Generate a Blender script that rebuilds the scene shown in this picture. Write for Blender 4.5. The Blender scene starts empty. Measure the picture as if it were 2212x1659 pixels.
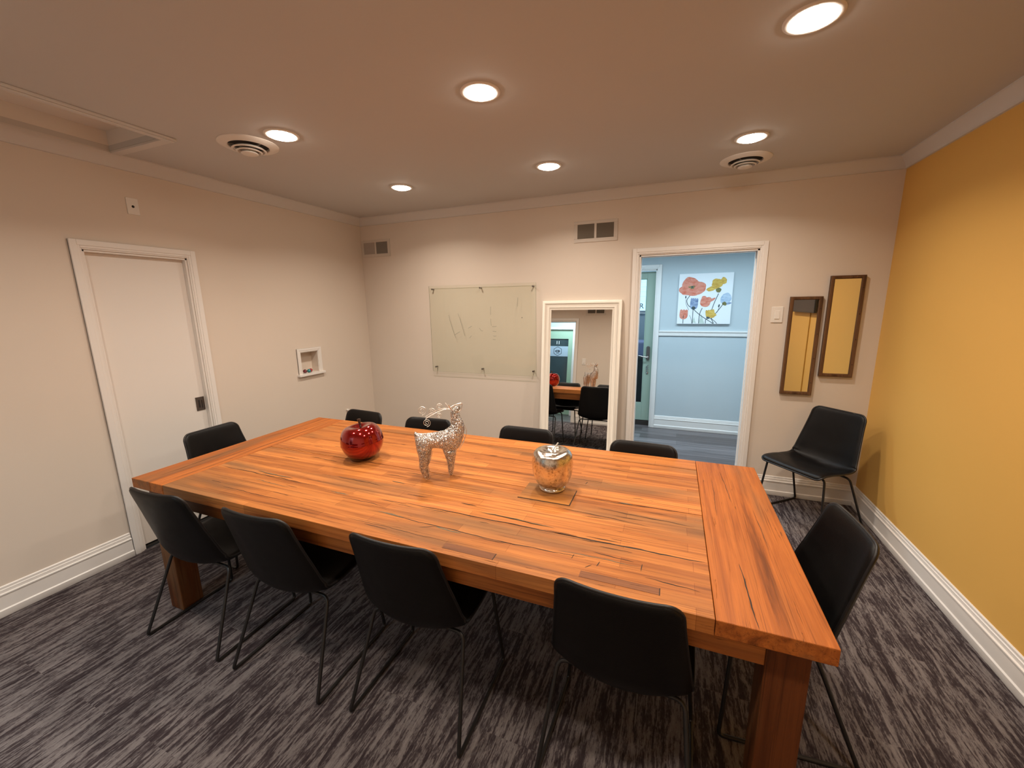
import bpy, math, random
from mathutils import Vector, Matrix
PI = math.pi
S = bpy.context.scene
COL = S.collection
random.seed(7)

# ------------------------------------------------------------------ dimensions (metres)
W, D, H = 4.776, -4.30, 2.60          # right wall x, front wall y, ceiling z
TX0, TX1, TY0, TY1, TH = 0.728, 3.780, -2.719, -1.486, 0.773
HY = 1.69                              # far wall of the hallway behind the doorway
FY = -5.60                             # far wall of the hallway behind the camera

# ------------------------------------------------------------------ materials
def new_mat(name):
    m = bpy.data.materials.new(name); m.use_nodes = True
    nt = m.node_tree; nt.nodes.clear()
    out = nt.nodes.new('ShaderNodeOutputMaterial')
    return m, nt, out
def N(nt, t, **kw):
    n = nt.nodes.new(t)
    for k, v in kw.items():
        if k in n.inputs.keys(): n.inputs[k].default_value = v
        else: setattr(n, k, v)
    return n
def L(nt, a, b): nt.links.new(a, b)
def c4(c): return (c[0], c[1], c[2], 1)
def mapped(nt, scale, coord='Object', loc=(0, 0, 0)):
    tc = N(nt, 'ShaderNodeTexCoord'); mp = N(nt, 'ShaderNodeMapping')
    mp.inputs['Scale'].default_value = scale; mp.inputs['Location'].default_value = loc
    L(nt, tc.outputs[coord], mp.inputs['Vector']); return mp.outputs['Vector']
def noise(nt, vec, scale, detail=3, rough=.55, dist=0):
    n = N(nt, 'ShaderNodeTexNoise'); n.inputs['Scale'].default_value = scale
    n.inputs['Detail'].default_value = detail; n.inputs['Roughness'].default_value = rough
    n.inputs['Distortion'].default_value = dist
    L(nt, vec, n.inputs['Vector']); return n.outputs['Fac']
def ramp(nt, fac, stops):
    r = N(nt, 'ShaderNodeValToRGB'); e = r.color_ramp.elements
    while len(e) < len(stops): e.new(.5)
    for i, (p, c) in enumerate(stops): e[i].position = p; e[i].color = c4(c)
    L(nt, fac, r.inputs['Fac']); return r.outputs['Color']
def mix(nt, fac, a, b, mode='MIX'):
    m = N(nt, 'ShaderNodeMix', data_type='RGBA', blend_type=mode)
    for sock, v in ((m.inputs['Factor'], fac), (m.inputs['A'], a), (m.inputs['B'], b)):
        pass
    def put(idx, v):
        s = m.inputs[idx]
        if hasattr(v, 'is_output'): L(nt, v, s)
        else: s.default_value = v
    put(0, fac); put(6, a if hasattr(a, 'is_output') else c4(a)); put(7, b if hasattr(b, 'is_output') else c4(b))
    return m.outputs[2]
def math_(nt, op, a, b=0):
    m = N(nt, 'ShaderNodeMath', operation=op)
    for i, v in enumerate((a, b)):
        if hasattr(v, 'is_output'): L(nt, v, m.inputs[i])
        else: m.inputs[i].default_value = v
    return m.outputs[0]
def bump(nt, h, strength, dist=.002):
    b = N(nt, 'ShaderNodeBump'); b.inputs['Strength'].default_value = strength
    b.inputs['Distance'].default_value = dist; L(nt, h, b.inputs['Height']); return b.outputs['Normal']
def bsdf(nt, out, color=None, rough=.5, metal=0, normal=None, coat=0, spec=.5):
    p = N(nt, 'ShaderNodeBsdfPrincipled')
    if color is not None:
        if hasattr(color, 'is_output'): L(nt, color, p.inputs['Base Color'])
        else: p.inputs['Base Color'].default_value = c4(color)
    if hasattr(rough, 'is_output'): L(nt, rough, p.inputs['Roughness'])
    else: p.inputs['Roughness'].default_value = rough
    p.inputs['Metallic'].default_value = metal
    p.inputs['Coat Weight'].default_value = coat
    p.inputs['Coat Roughness'].default_value = .05
    p.inputs['Specular IOR Level'].default_value = spec
    if normal is not None: L(nt, normal, p.inputs['Normal'])
    L(nt, p.outputs[0], out.inputs['Surface']); return p
def paint(name, color, rough=.6, var=.03, bstr=.12, bscale=220, spec=.3):
    m, nt, out = new_mat(name)
    v = mapped(nt, (1, 1, 1))
    n1 = noise(nt, v, 1.3, 2)
    c = mix(nt, n1, tuple(x * (1 - var) for x in color), tuple(min(1, x * (1 + var)) for x in color))
    bsdf(nt, out, c, rough, 0, bump(nt, noise(nt, v, bscale, 2), bstr, .001), spec=spec)
    return m
def plain(name, color, rough=.5, metal=0, coat=0, nscale=60, var=.08, spec=.5, bstr=0):
    m, nt, out = new_mat(name)
    v = mapped(nt, (1, 1, 1))
    n1 = noise(nt, v, nscale, 3)
    c = mix(nt, n1, tuple(x * (1 - var) for x in color), tuple(min(1, x * (1 + var)) for x in color))
    bsdf(nt, out, c, rough, metal, bump(nt, n1, bstr, .001) if bstr else None, coat, spec)
    return m
def emission(name, color, strength):
    m, nt, out = new_mat(name)
    e = N(nt, 'ShaderNodeEmission'); e.inputs['Color'].default_value = c4(color); e.inputs['Strength'].default_value = strength
    L(nt, e.outputs[0], out.inputs['Surface']); return m

M = {}
M['wall'] = paint('greige_wall_paint', (.705, .628, .545), .65)
M['yellow'] = paint('mustard_wall_paint', (.755, .445, .112), .5, .03, .1)
M['ceiling'] = paint('ceiling_paint', (.585, .575, .56), .8, .02, .2, 160)
M['trim'] = paint('white_trim_paint', (.80, .775, .74), .35, .015, .03, 90, .5)
M['crown'] = paint('crown_paint', (.66, .64, .615), .5, .015, .03, 90, .4)
M['hallwall'] = paint('pale_blue_wall_paint', (.51, .575, .60), .6)
M['doorpaint'] = paint('white_door_paint', (.78, .745, .70), .42, .015, .04, 90, .4)
M['green'] = paint('sage_green_door_paint', (.32, .42, .345), .45, .03, .04, 90, .4)
M['plastic'] = plain('white_plastic', (.78, .75, .70), .35, var=.02)
M['register'] = plain('cream_metal_register', (.62, .56, .49), .45, var=.02)
M['slat'] = plain('grey_brown_louvre', (.20, .175, .14), .5, var=.05)
M['slat_lit'] = plain('lit_louvre', (.40, .345, .29), .5, var=.05)  # louvre colour lightened to paint in the light its angled fins catch
M['dark'] = plain('dark_void', (.015, .012, .010), .8)
M['nickel'] = plain('dark_satin_nickel', (.22, .20, .19), .32, 1, var=.15, nscale=40)
M['steel'] = plain('brushed_steel', (.62, .61, .60), .25, 1, var=.06)
M['blacksteel'] = plain('black_powder_coated_steel', (.012, .011, .011), .42, 0, var=.2, spec=.5)
M['piping'] = plain('black_piping', (.006, .005, .005), .45, var=.2)
M['mirror'] = plain('silvered_mirror', (.86, .87, .85), .0, 1, var=.0)
M['white_frame'] = paint('cream_mirror_frame_paint', (.86, .82, .73), .4, .02, .05, 90, .5)
M['tv'] = plain('dark_grey_screen', (.035, .030, .030), .35, var=.05)
M['tvcase'] = plain('black_plastic_case', (.02, .02, .02), .4)
M['raceway'] = paint('mustard_cable_cover_paint', (.50, .27, .045), .55, .02, .05)
M['ink'] = plain('dark_print', (.03, .035, .045), .5)
M['whiteink'] = plain('white_vinyl', (.85, .88, .9), .5)
M['marker'] = plain('faded_marker', (.16, .17, .13), .7)
M['candlestem'] = plain('pale_wire', (.8, .77, .70), .4)
M['stem'] = plain('dark_brown_stem', (.035, .010, .006), .3, coat=.5)
M['lens'] = emission('lit_lamp_lens', (1, .88, .74), 42)
M['ring'] = plain('white_lamp_trim', (.80, .77, .72), .4, var=.01)

def m_leather():
    m, nt, out = new_mat('black_leather')
    v = mapped(nt, (1, 1, 1))
    vo = N(nt, 'ShaderNodeTexVoronoi'); vo.inputs['Scale'].default_value = 420; L(nt, v, vo.inputs['Vector'])
    n1 = noise(nt, v, 14, 4)
    h = math_(nt, 'ADD', vo.outputs['Distance'], math_(nt, 'MULTIPLY', n1, 1.5))
    c = mix(nt, n1, (.0018, .0014, .0014), (.0045, .0038, .0036))
    r = math_(nt, 'MULTIPLY_ADD', n1, .18)
    r.node.inputs[2].default_value = .34
    bsdf(nt, out, c, r, 0, bump(nt, h, .18, .0015), 0, .24); return m
M['leather'] = m_leather()

def m_carpet():
    m, nt, out = new_mat('striated_carpet')
    tc = N(nt, 'ShaderNodeTexCoord'); sep = N(nt, 'ShaderNodeSeparateXYZ'); L(nt, tc.outputs['Object'], sep.inputs[0])
    x, y = sep.outputs[0], sep.outputs[1]
    # carpet planks 0.25 x 1.0 m laid along y, each row shifted
    px = math_(nt, 'FLOOR', math_(nt, 'MULTIPLY', x, 4.0))
    sh = math_(nt, 'MULTIPLY', math_(nt, 'FRACT', math_(nt, 'MULTIPLY', px, .5)), 1.0)
    yy = math_(nt, 'ADD', math_(nt, 'ADD', y, sh), .175)
    py = math_(nt, 'FLOOR', yy)
    wn = N(nt, 'ShaderNodeTexWhiteNoise', noise_dimensions='2D')
    cv = N(nt, 'ShaderNodeCombineXYZ'); L(nt, px, cv.inputs[0]); L(nt, py, cv.inputs[1]); L(nt, cv.outputs[0], wn.inputs['Vector'])
    rnd = wn.outputs['Value']
    def streak(sx, sy, off, detail=3, dist=.0):
        cc = N(nt, 'ShaderNodeCombineXYZ')
        L(nt, math_(nt, 'MULTIPLY', x, sx), cc.inputs[0]); L(nt, math_(nt, 'MULTIPLY', y, sy), cc.inputs[1])
        L(nt, math_(nt, 'MULTIPLY_ADD', rnd, off), cc.inputs[2])
        return noise(nt, cc.outputs[0], 1, detail, .6, dist)
    s1 = streak(60, 6.5, 9, 4, .7)
    s2 = streak(190, 55, 5, 3, .6)
    s3 = streak(11, 3.5, 3, 3)
    f = math_(nt, 'ADD', math_(nt, 'MULTIPLY', s1, .56), math_(nt, 'ADD', math_(nt, 'MULTIPLY', s2, .26), math_(nt, 'MULTIPLY', s3, .20)))
    c = ramp(nt, f, [(.43, (.024, .017, .019)), (.49, (.050, .040, .042)), (.540, (.126, .110, .109)), (.65, (.178, .159, .155))])
    tuft = noise(nt, tc.outputs['Object'], 420, 3, .75)
    c = mix(nt, math_(nt, 'MULTIPLY', tuft, .75), c, (0.012, .010, .010), 'MIX')
    c = mix(nt, 1.0, c, (1.9, 1.9, 1.9), 'MULTIPLY')
    # thin seams at the plank ends
    fy = math_(nt, 'FRACT', yy)
    seam = math_(nt, 'LESS_THAN', fy, .0028)
    keep = math_(nt, 'GREATER_THAN', wn.outputs['Value'], .45)
    seam = math_(nt, 'MULTIPLY', math_(nt, 'MULTIPLY', seam, keep), .22)
    c = mix(nt, seam, c, (.26, .22, .21))
    bsdf(nt, out, c, .95, 0, bump(nt, math_(nt, 'ADD', tuft, f), .5, .004), 0, .1); return m
M['carpet'] = m_carpet()

def m_wood(name, axis, light=(.60, .222, .054), mid=(.45, .150, .036), dark=(.14, .048, .014), strips=True, red=0, rough=.42):
    """reclaimed wood, grain running along axis 0/1/2"""
    m, nt, out = new_mat(name)
    tc = N(nt, 'ShaderNodeTexCoord'); sep = N(nt, 'ShaderNodeSeparateXYZ'); L(nt, tc.outputs['Object'], sep.inputs[0])
    geo = N(nt, 'ShaderNodeNewGeometry')
    rnd = geo.outputs['Random Per Island']
    order = {0: (0, 1, 2), 1: (1, 0, 2), 2: (2, 0, 1)}[axis]
    a, b, cc_ = (sep.outputs[i] for i in order)
    def vec(sa, sb, sc, off):
        v = N(nt, 'ShaderNodeCombineXYZ')
        o = math_(nt, 'MULTIPLY_ADD', rnd, off); o.node.inputs[2].default_value = 3.1
        L(nt, math_(nt, 'ADD', math_(nt, 'MULTIPLY', a, sa), o), v.inputs[0]); L(nt, math_(nt, 'MULTIPLY', b, sb), v.inputs[1]); L(nt, math_(nt, 'MULTIPLY', cc_, sc), v.inputs[2])
        return v.outputs[0]
    g1 = noise(nt, vec(1.1, 26, 26, 17), 1, 5, .62, .55)        # broad grain
    g2 = noise(nt, vec(5.5, 190, 190, 5), 1, 3, .6, .3)         # fine fibres
    g3 = noise(nt, vec(.9, 5.5, 5.5, 11), 1, 3, .5, .2)         # weathered patches
    g4 = noise(nt, vec(4.5, 95, 95, 9), 1, 5, .75, 1.6)         # dark checks
    g5 = noise(nt, vec(1.7, 120, 120, 7), 1, 3, .6, .8)         # long pore lines
    c = ramp(nt, g1, [(.28, dark), (.42, mid), (.56, light), (.75, tuple(min(1, x * 1.15) for x in light))])
    c = mix(nt, math_(nt, 'MULTIPLY', g2, .50), c, tuple(x * .40 for x in mid))
    patch = ramp(nt, g3, [(.52, (0, 0, 0)), (.66, (1, 1, 1))])
    c = mix(nt, math_(nt, 'MULTIPLY', patch, .72), c, (.185, .095, .040))
    pore = ramp(nt, g5, [(.55, (0, 0, 0)), (.70, (1, 1, 1))])
    c = mix(nt, math_(nt, 'MULTIPLY', pore, .72), c, tuple(x * .42 for x in mid))
    chk = ramp(nt, g4, [(.62, (0, 0, 0)), (.68, (1, 1, 1))])
    c = mix(nt, math_(nt, 'MULTIPLY', chk, .75), c, (.075, .030, .011))
    if strips:
        br = N(nt, 'ShaderNodeTexBrick'); br.offset = .37; br.offset_frequency = 2; br.squash = 1.0
        v = N(nt, 'ShaderNodeCombineXYZ'); L(nt, math_(nt, 'ADD', a, math_(nt, 'MULTIPLY', rnd, 3)), v.inputs[0]); L(nt, b, v.inputs[1])
        L(nt, v.outputs[0], br.inputs['Vector'])
        br.inputs['Scale'].default_value = 1; br.inputs['Brick Width'].default_value = .62; br.inputs['Row Height'].default_value = .056
        br.inputs['Mortar Size'].default_value = .0009; br.inputs['Mortar Smooth'].default_value = .3
        br.inputs['Color1'].default_value = (.80, .76, .72, 1); br.inputs['Color2'].default_value = (1.12, 1.12, 1.10, 1); br.inputs['Mortar'].default_value = (.55, .45, .38, 1)
        c = mix(nt, .85, c, br.outputs['Color'], 'MULTIPLY')
    rr = math_(nt, 'MULTIPLY_ADD', rnd, .22); rr.node.inputs[2].default_value = .90
    v2 = N(nt, 'ShaderNodeCombineXYZ'); [L(nt, rr, v2.inputs[i]) for i in range(3)]
    c = mix(nt, 1, c, v2.outputs[0], 'MULTIPLY')
    h = math_(nt, 'ADD', math_(nt, 'MULTIPLY', g2, .5), math_(nt, 'MULTIPLY', chk, -1.0))
    ro = math_(nt, 'MULTIPLY_ADD', g1, .25); ro.node.inputs[2].default_value = rough - .06
    bsdf(nt, out, c, ro, 0, bump(nt, h, .5, .002), 0, .24); return m
M['wood_x'] = m_wood('reclaimed_teak_boards', 0)
M['wood_y'] = m_wood('reclaimed_teak_end_board', 1, light=(.53, .160, .030), mid=(.40, .112, .020), dark=(.14, .040, .010), strips=False)
M['wood_z'] = m_wood('shaded_teak_leg', 2, light=(.165, .050, .013), mid=(.12, .035, .009), dark=(.06, .017, .005), strips=False)  # table teak darkened, with the shade on the legs put into its colour
M['wood_patch'] = m_wood('golden_repair_patch', 0, light=(.50, .200, .045), mid=(.40, .150, .034), dark=(.24, .08, .018), strips=False)
M['wood_patch_grey'] = m_wood('grey_repair_strip', 0, light=(.27, .105, .042), mid=(.20, .075, .030), dark=(.12, .045, .018), strips=False)
M['crack'] = plain('dark_wood_crack', (.030, .018, .010), .8)
M['crack_grey'] = plain('grey_wood_filler', (.15, .105, .055), .7, nscale=90, var=.5)
M['frame_wood'] = m_wood('dark_walnut_frame', 2, light=(.17, .085, .038), mid=(.11, .052, .023), dark=(.04, .018, .009), strips=False, rough=.5)

def m_planks():
    m, nt, out = new_mat('grey_vinyl_planks')
    v = mapped(nt, (1, 1, 1))
    br = N(nt, 'ShaderNodeTexBrick'); br.offset = .37; L(nt, v, br.inputs['Vector'])
    br.inputs['Scale'].default_value = 1; br.inputs['Brick Width'].default_value = 1.15; br.inputs['Row Height'].default_value = .15
    br.inputs['Mortar Size'].default_value = .0015
    br.inputs['Color1'].default_value = (.17, .16, .165, 1); br.inputs['Color2'].default_value = (.062, .052, .052, 1); br.inputs['Mortar'].default_value = (.05, .05, .05, 1)
    g = noise(nt, mapped(nt, (1.4, 38, 1)), 1, 4, .6, .4)
    c = mix(nt, .9, br.outputs['Color'], ramp(nt, g, [(.3, (.45, .42, .42)), (.7, (1.6, 1.55, 1.55))]), 'MULTIPLY')
    bsdf(nt, out, c, .33, 0, None, 0, .5); return m
M['planks'] = m_planks()

def m_thin_glass(name, tint, refl=1.0, rough=0):
    m, nt, out = new_mat(name)
    t = N(nt, 'ShaderNodeBsdfTransparent'); t.inputs['Color'].default_value = c4(tint)
    g = N(nt, 'ShaderNodeBsdfGlossy'); g.inputs['Roughness'].default_value = rough
    fr = N(nt, 'ShaderNodeFresnel'); fr.inputs['IOR'].default_value = 1.45
    mx = N(nt, 'ShaderNodeMixShader')
    gg = N(nt, 'ShaderNodeNewGeometry'); front = math_(nt, 'SUBTRACT', 1.0, gg.outputs['Backfacing'])
    L(nt, math_(nt, 'MULTIPLY', math_(nt, 'MULTIPLY', fr.outputs[0], refl), front), mx.inputs[0]); L(nt, t.outputs[0], mx.inputs[1]); L(nt, g.outputs[0], mx.inputs[2])
    L(nt, mx.outputs[0], out.inputs['Surface']); return m
M['glass'] = m_thin_glass('clear_board_glass', (.972, .982, .958))
M['glass_edge'] = m_thin_glass('green_glass_edge', (.40, .45, .36), .6)
M['doorglass'] = m_thin_glass('office_door_glass', (.80, .87, .90), .8)
M['frost'] = plain('frosted_band', (.42, .52, .62), .6, var=.05)
M['tinted'] = plain('dark_tinted_glass', (.035, .06, .07), .06, 0, var=.2, nscale=3)

def m_red():
    m, nt, out = new_mat('red_lacquer')
    v = mapped(nt, (1, 1, 1)); n = noise(nt, v, 9, 3)
    c = mix(nt, n, (.20, .0008, .0014), (.40, .004, .002))
    p = bsdf(nt, out, c, .13, .75, None, 1.0, .5); p.inputs['Coat Roughness'].default_value = .02; return m
M['red'] = m_red()
def m_mercury():
    m, nt, out = new_mat('mercury_glass')
    v = mapped(nt, (1, 1, 1)); n = noise(nt, v, 70, 5, .7); n2 = noise(nt, v, 22, 3)
    c = ramp(nt, n, [(.32, (.33, .27, .20)), (.48, (.78, .73, .65)), (.7, (.92, .89, .84))])
    r = math_(nt, 'MULTIPLY_ADD', n, .30); r.node.inputs[2].default_value = -.02
    bsdf(nt, out, c, r, 1, bump(nt, math_(nt, 'ADD', n, math_(nt, 'MULTIPLY', n2, 1.2)), .35, .003)); return m
M['mercury'] = m_mercury()
def m_glitter():
    m, nt, out = new_mat('silver_glitter_mesh')
    v = mapped(nt, (1, 1, 1))
    vo = N(nt, 'ShaderNodeTexVoronoi'); vo.inputs['Scale'].default_value = 360; L(nt, v, vo.inputs['Vector'])
    wn = N(nt, 'ShaderNodeTexWhiteNoise'); L(nt, vo.outputs['Position'], wn.inputs['Vector'])
    c = ramp(nt, wn.outputs['Value'], [(0, (.20, .18, .165)), (.45, (.48, .45, .42)), (.85, (.95, .92, .88))])
    p = N(nt, 'ShaderNodeBsdfPrincipled'); L(nt, c, p.inputs['Base Color'])
    p.inputs['Metallic'].default_value = .85; p.inputs['Roughness'].default_value = .28
    # each flake faces its own way
    geo = N(nt, 'ShaderNodeNewGeometry')
    vm = N(nt, 'ShaderNodeVectorMath', operation='SUBTRACT'); L(nt, wn.outputs['Color'], vm.inputs[0]); vm.inputs[1].default_value = (.5, .5, .5)
    vs = N(nt, 'ShaderNodeVectorMath', operation='SCALE'); L(nt, vm.outputs[0], vs.inputs[0]); vs.inputs['Scale'].default_value = 1.1
    va = N(nt, 'ShaderNodeVectorMath', operation='ADD'); L(nt, vs.outputs[0], va.inputs[0]); L(nt, geo.outputs['Normal'], va.inputs[1])
    vn = N(nt, 'ShaderNodeVectorMath', operation='NORMALIZE'); L(nt, va.outputs[0], vn.inputs[0]); L(nt, vn.outputs[0], p.inputs['Normal'])
    t = N(nt, 'ShaderNodeBsdfTransparent'); mx = N(nt, 'ShaderNodeMixShader')
    n = noise(nt, v, 330, 2, .6)
    L(nt, math_(nt, 'GREATER_THAN', n, .56), mx.inputs[0]); L(nt, p.outputs[0], mx.inputs[1]); L(nt, t.outputs[0], mx.inputs[2])
    L(nt, mx.outputs[0], out.inputs['Surface']); return m
M['glitter'] = m_glitter()
M['silver'] = plain('pale_silver_wire', (.86, .82, .76), .28, .8, var=.06)

# ------------------------------------------------------------------ mesh helpers
class MB:
    def __init__(s): s.v = []; s.f = []; s.m = []
    def add(s, vs, fs, mi=0):
        o = len(s.v); s.v += [tuple(p) for p in vs]
        s.f += [tuple(i + o for i in f) for f in fs]; s.m += [mi] * len(fs); return s
    def box(s, x0, x1, y0, y1, z0, z1, mi=0):
        v = [(x, y, z) for z in (z0, z1) for y in (y0, y1) for x in (x0, x1)]
        return s.add(v, [(0, 2, 3, 1), (4, 5, 7, 6), (0, 1, 5, 4), (2, 6, 7, 3), (0, 4, 6, 2), (1, 3, 7, 5)], mi)
    def tube(s, pts, r, n=10, closed=False, mi=0, caps=True):
        P = [Vector(p) for p in pts]; k = len(P); rings = []
        if not isinstance(r, (list, tuple)): r = [r] * k
        t0 = (P[1] - P[0]).normalized()
        up = Vector((0, 0, 1)) if abs(t0.z) < .9 else Vector((1, 0, 0))
        nrm = t0.cross(up).normalized()
        vs = []
        for i in range(k):
            if closed: t = (P[(i + 1) % k] - P[i - 1]).normalized()
            elif i == 0: t = t0
            elif i == k - 1: t = (P[-1] - P[-2]).normalized()
            else: t = ((P[i + 1] - P[i]).normalized() + (P[i] - P[i - 1]).normalized()).normalized()
            nrm = (nrm - t * nrm.dot(t)).normalized(); b = t.cross(nrm)
            vs += [P[i] + (nrm * math.cos(2 * PI * j / n) + b * math.sin(2 * PI * j / n)) * r[i] for j in range(n)]
        fs = []
        for i in range(k if closed else k - 1):
            a, c = i * n, ((i + 1) % k) * n
            fs += [(a + j, a + (j + 1) % n, c + (j + 1) % n, c + j) for j in range(n)]
        if not closed and caps: fs += [tuple(range(n - 1, -1, -1)), tuple((k - 1) * n + j for j in range(n))]
        return s.add(vs, fs, mi)
    def lathe(s, prof, n=32, c=(0, 0, 0), mi=0, axis='z'):
        vs = []; fs = []
        for (r, z) in prof:
            for j in range(n):
                a = 2 * PI * j / n; x, y = max(r, 1e-5) * math.cos(a), max(r, 1e-5) * math.sin(a)
                p = {'z': (x, y, z), 'y': (x, z, y), 'x': (z, x, y)}[axis]
                vs.append((p[0] + c[0], p[1] + c[1], p[2] + c[2]))
        for i in range(len(prof) - 1):
            fs += [(i * n + j, i * n + (j + 1) % n, (i + 1) * n + (j + 1) % n, (i + 1) * n + j) for j in range(n)]
        return s.add(vs, fs, mi)
    def sweep(s, prof, a, b, out, mi=0, miter_a=0, miter_b=0):
        """prof: (out distance, height) points; runs from a to b (floor-level points), out = unit vector away from the wall"""
        a, b, out = Vector(a), Vector(b), Vector(out); t = (b - a).normalized()
        vs = [a + out * p[0] + Vector((0, 0, p[1])) + t * p[0] * miter_a for p in prof] + [b + out * p[0] + Vector((0, 0, p[1])) - t * p[0] * miter_b for p in prof]
        k = len(prof); fs = [(i, (i + 1) % k, k + (i + 1) % k, k + i) for i in range(k)] + [tuple(range(k)), tuple(range(2 * k - 1, k - 1, -1))]
        return s.add(vs, fs, mi)
    def poly(s, pts, th, nrm, mi=0):
        nrm = Vector(nrm); k = len(pts); P = [Vector(p) for p in pts]
        vs = P + [p + nrm * th for p in P]
        return s.add(vs, [tuple(range(k - 1, -1, -1)), tuple(range(k, 2 * k))] + [(i, (i + 1) % k, k + (i + 1) % k, k + i) for i in range(k)], mi)
    def build(s, name, mats, parent=None, smooth=None, bevel=0, segs=2, loc=None):
        me = bpy.data.meshes.new(name); me.from_pydata(s.v, [], s.f)
        for m in (mats if isinstance(mats, (list, tuple)) else [mats]): me.materials.append(m)
        me.polygons.foreach_set('material_index', s.m)
        import bmesh
        bm = bmesh.new(); bm.from_mesh(me); bmesh.ops.recalc_face_normals(bm, faces=bm.faces)
        bm.to_mesh(me); bm.free()
        if smooth is not None:
            me.polygons.foreach_set('use_smooth', [True] * len(me.polygons))
            if smooth < 179:
                me.set_sharp_from_angle(angle=math.radians(smooth))
        o = bpy.data.objects.new(name, me); COL.objects.link(o)
        if parent is not None: o.parent = parent
        if loc: o.location = loc
        if bevel:
            b = o.modifiers.new('bevel', 'BEVEL'); b.width = bevel; b.segments = segs; b.limit_method = 'ANGLE'; b.angle_limit = math.radians(40)
        return o
def recenter(o):
    """move a mesh object's origin to its base centre"""
    me = o.data; xs = [v.co for v in me.vertices]
    c = Vector(((min(v.x for v in xs) + max(v.x for v in xs)) / 2, (min(v.y for v in xs) + max(v.y for v in xs)) / 2, min(v.z for v in xs)))
    me.transform(Matrix.Translation(-c)); o.location = o.location + c; return o
def thing(name, label, cat, loc=(0, 0, 0), rotz=0, group=None):
    o = bpy.data.objects.new(name, None); COL.objects.link(o); o.location = loc; o.rotation_euler = (0, 0, rotz)
    o.empty_display_size = .1
    return tag(o, label, cat, group)
def tag(o, label, cat, group=None):
    o['label'] = label; o['category'] = cat
    if group: o['group'] = group
    return o
def struct_root(name, loc=(0, 0, 0), label=None):
    o = bpy.data.objects.new(name, None); COL.objects.link(o); o.location = loc; o['kind'] = 'structure'; o.empty_display_size = .1
    if label: o['label'] = label
    return o
def struct(mb, name, mats, label=None, **kw):
    o = mb.build(name, mats, **kw); o['kind'] = 'structure'
    if label: o['label'] = label
    return o
def dup(root, loc, rotz, label, group=None):
    r = root.copy(); COL.objects.link(r); r.location = loc; r.rotation_euler = (0, 0, rotz); r['label'] = label
    if group: r['group'] = group
    for ch in list(root.children):
        c = ch.copy(); COL.objects.link(c); c.parent = r
        for g in ch.children:
            d = g.copy(); COL.objects.link(d); d.parent = c
    return r
def cr(pts, n):
    """Catmull-Rom through points, n samples at even parameter by arc length"""
    P = [Vector(p) for p in pts]; P = [P[0] * 2 - P[1]] + P + [P[-1] * 2 - P[-2]]
    out = []
    for i in range(1, len(P) - 2):
        for k in range(24):
            t = k / 24; a, b, c, d = P[i - 1], P[i], P[i + 1], P[i + 2]
            out.append(.5 * ((2 * b) + (c - a) * t + (2 * a - 5 * b + 4 * c - d) * t * t + (3 * b - a - 3 * c + d) * t ** 3))
    out.append(P[-2]); ds = [0]
    for i in range(1, len(out)): ds.append(ds[-1] + (out[i] - out[i - 1]).length)
    res = []; j = 0
    for k in range(n):
        s = ds[-1] * k / (n - 1)
        while j < len(ds) - 2 and ds[j + 1] < s: j += 1
        f = (s - ds[j]) / max(1e-9, ds[j + 1] - ds[j]); res.append(out[j].lerp(out[j + 1], min(1, f)))
    return res
def lerp_tab(tab, x):
    for (a, va), (b, vb) in zip(tab, tab[1:]):
        if x <= b: return va + (vb - va) * max(0, (x - a)) / (b - a)
    return tab[-1][1]

# ------------------------------------------------------------------ room shell
T = .12
DL0, DL1, DLH = -2.42, -1.845, 2.005         # closed pocket door in the left wall
DB0, DB1, DBH = 3.028, 3.940, 2.045          # open doorway in the back wall
DF0, DF1, DFH = .62, 1.52, 2.04              # open doorway in the front wall, behind the camera
NY0, NY1, NZ0, NZ1 = -.975, -.772, 1.000, 1.210
mb = MB(); mb.box(0, W, D, 0, -.05, 0)
struct(mb, 'floor', M['carpet'], 'dark grey striated plank carpet')
# ceiling with the recessed hatch well near the left wall
CX0, CX1, CY0, CY1, CZ = .062, .575, -3.60, -2.215, 2.71
mb = MB()
mb.box(-T, CX0, D - T, T, H, H + .03); mb.box(CX1, W + T, D - T, T, H, H + .03)
mb.box(CX0, CX1, CY1, T, H, H + .03); mb.box(CX0, CX1, D - T, CY0, H, H + .03)
struct(mb, 'ceiling', M['ceiling'], 'flat painted ceiling')
mb = MB()
mb.box(CX0 - .02, CX0, CY0 - .02, CY1 + .02, H + .03, CZ + .02); mb.box(CX1, CX1 + .02, CY0 - .02, CY1 + .02, H + .03, CZ + .02)
mb.box(CX0, CX1, CY1, CY1 + .02, H + .03, CZ + .02); mb.box(CX0, CX1, CY0 - .02, CY0, H + .03, CZ + .02)
mb.box(CX0, CX1, CY0, CY1, CZ, CZ + .02)
hatch = struct(mb, 'trim_5', M['doorpaint'], 'recessed hatch well in the ceiling by the left wall')
mb = MB(); cw = .05
mb.box(CX1, CX1 + cw, CY0 - cw, CY1 + cw, H - .014, H); mb.box(CX1 + .012, CX1 + cw - .006, CY0 - cw + .006, CY1 + cw - .006, H - .02, H - .014)
mb.box(CX0, CX1, CY1, CY1 + cw, H - .014, H); mb.box(CX0, CX1, CY0 - cw, CY0, H - .014, H)
mb.build('hatch_casing', M['crown'], hatch, bevel=.003)
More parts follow.
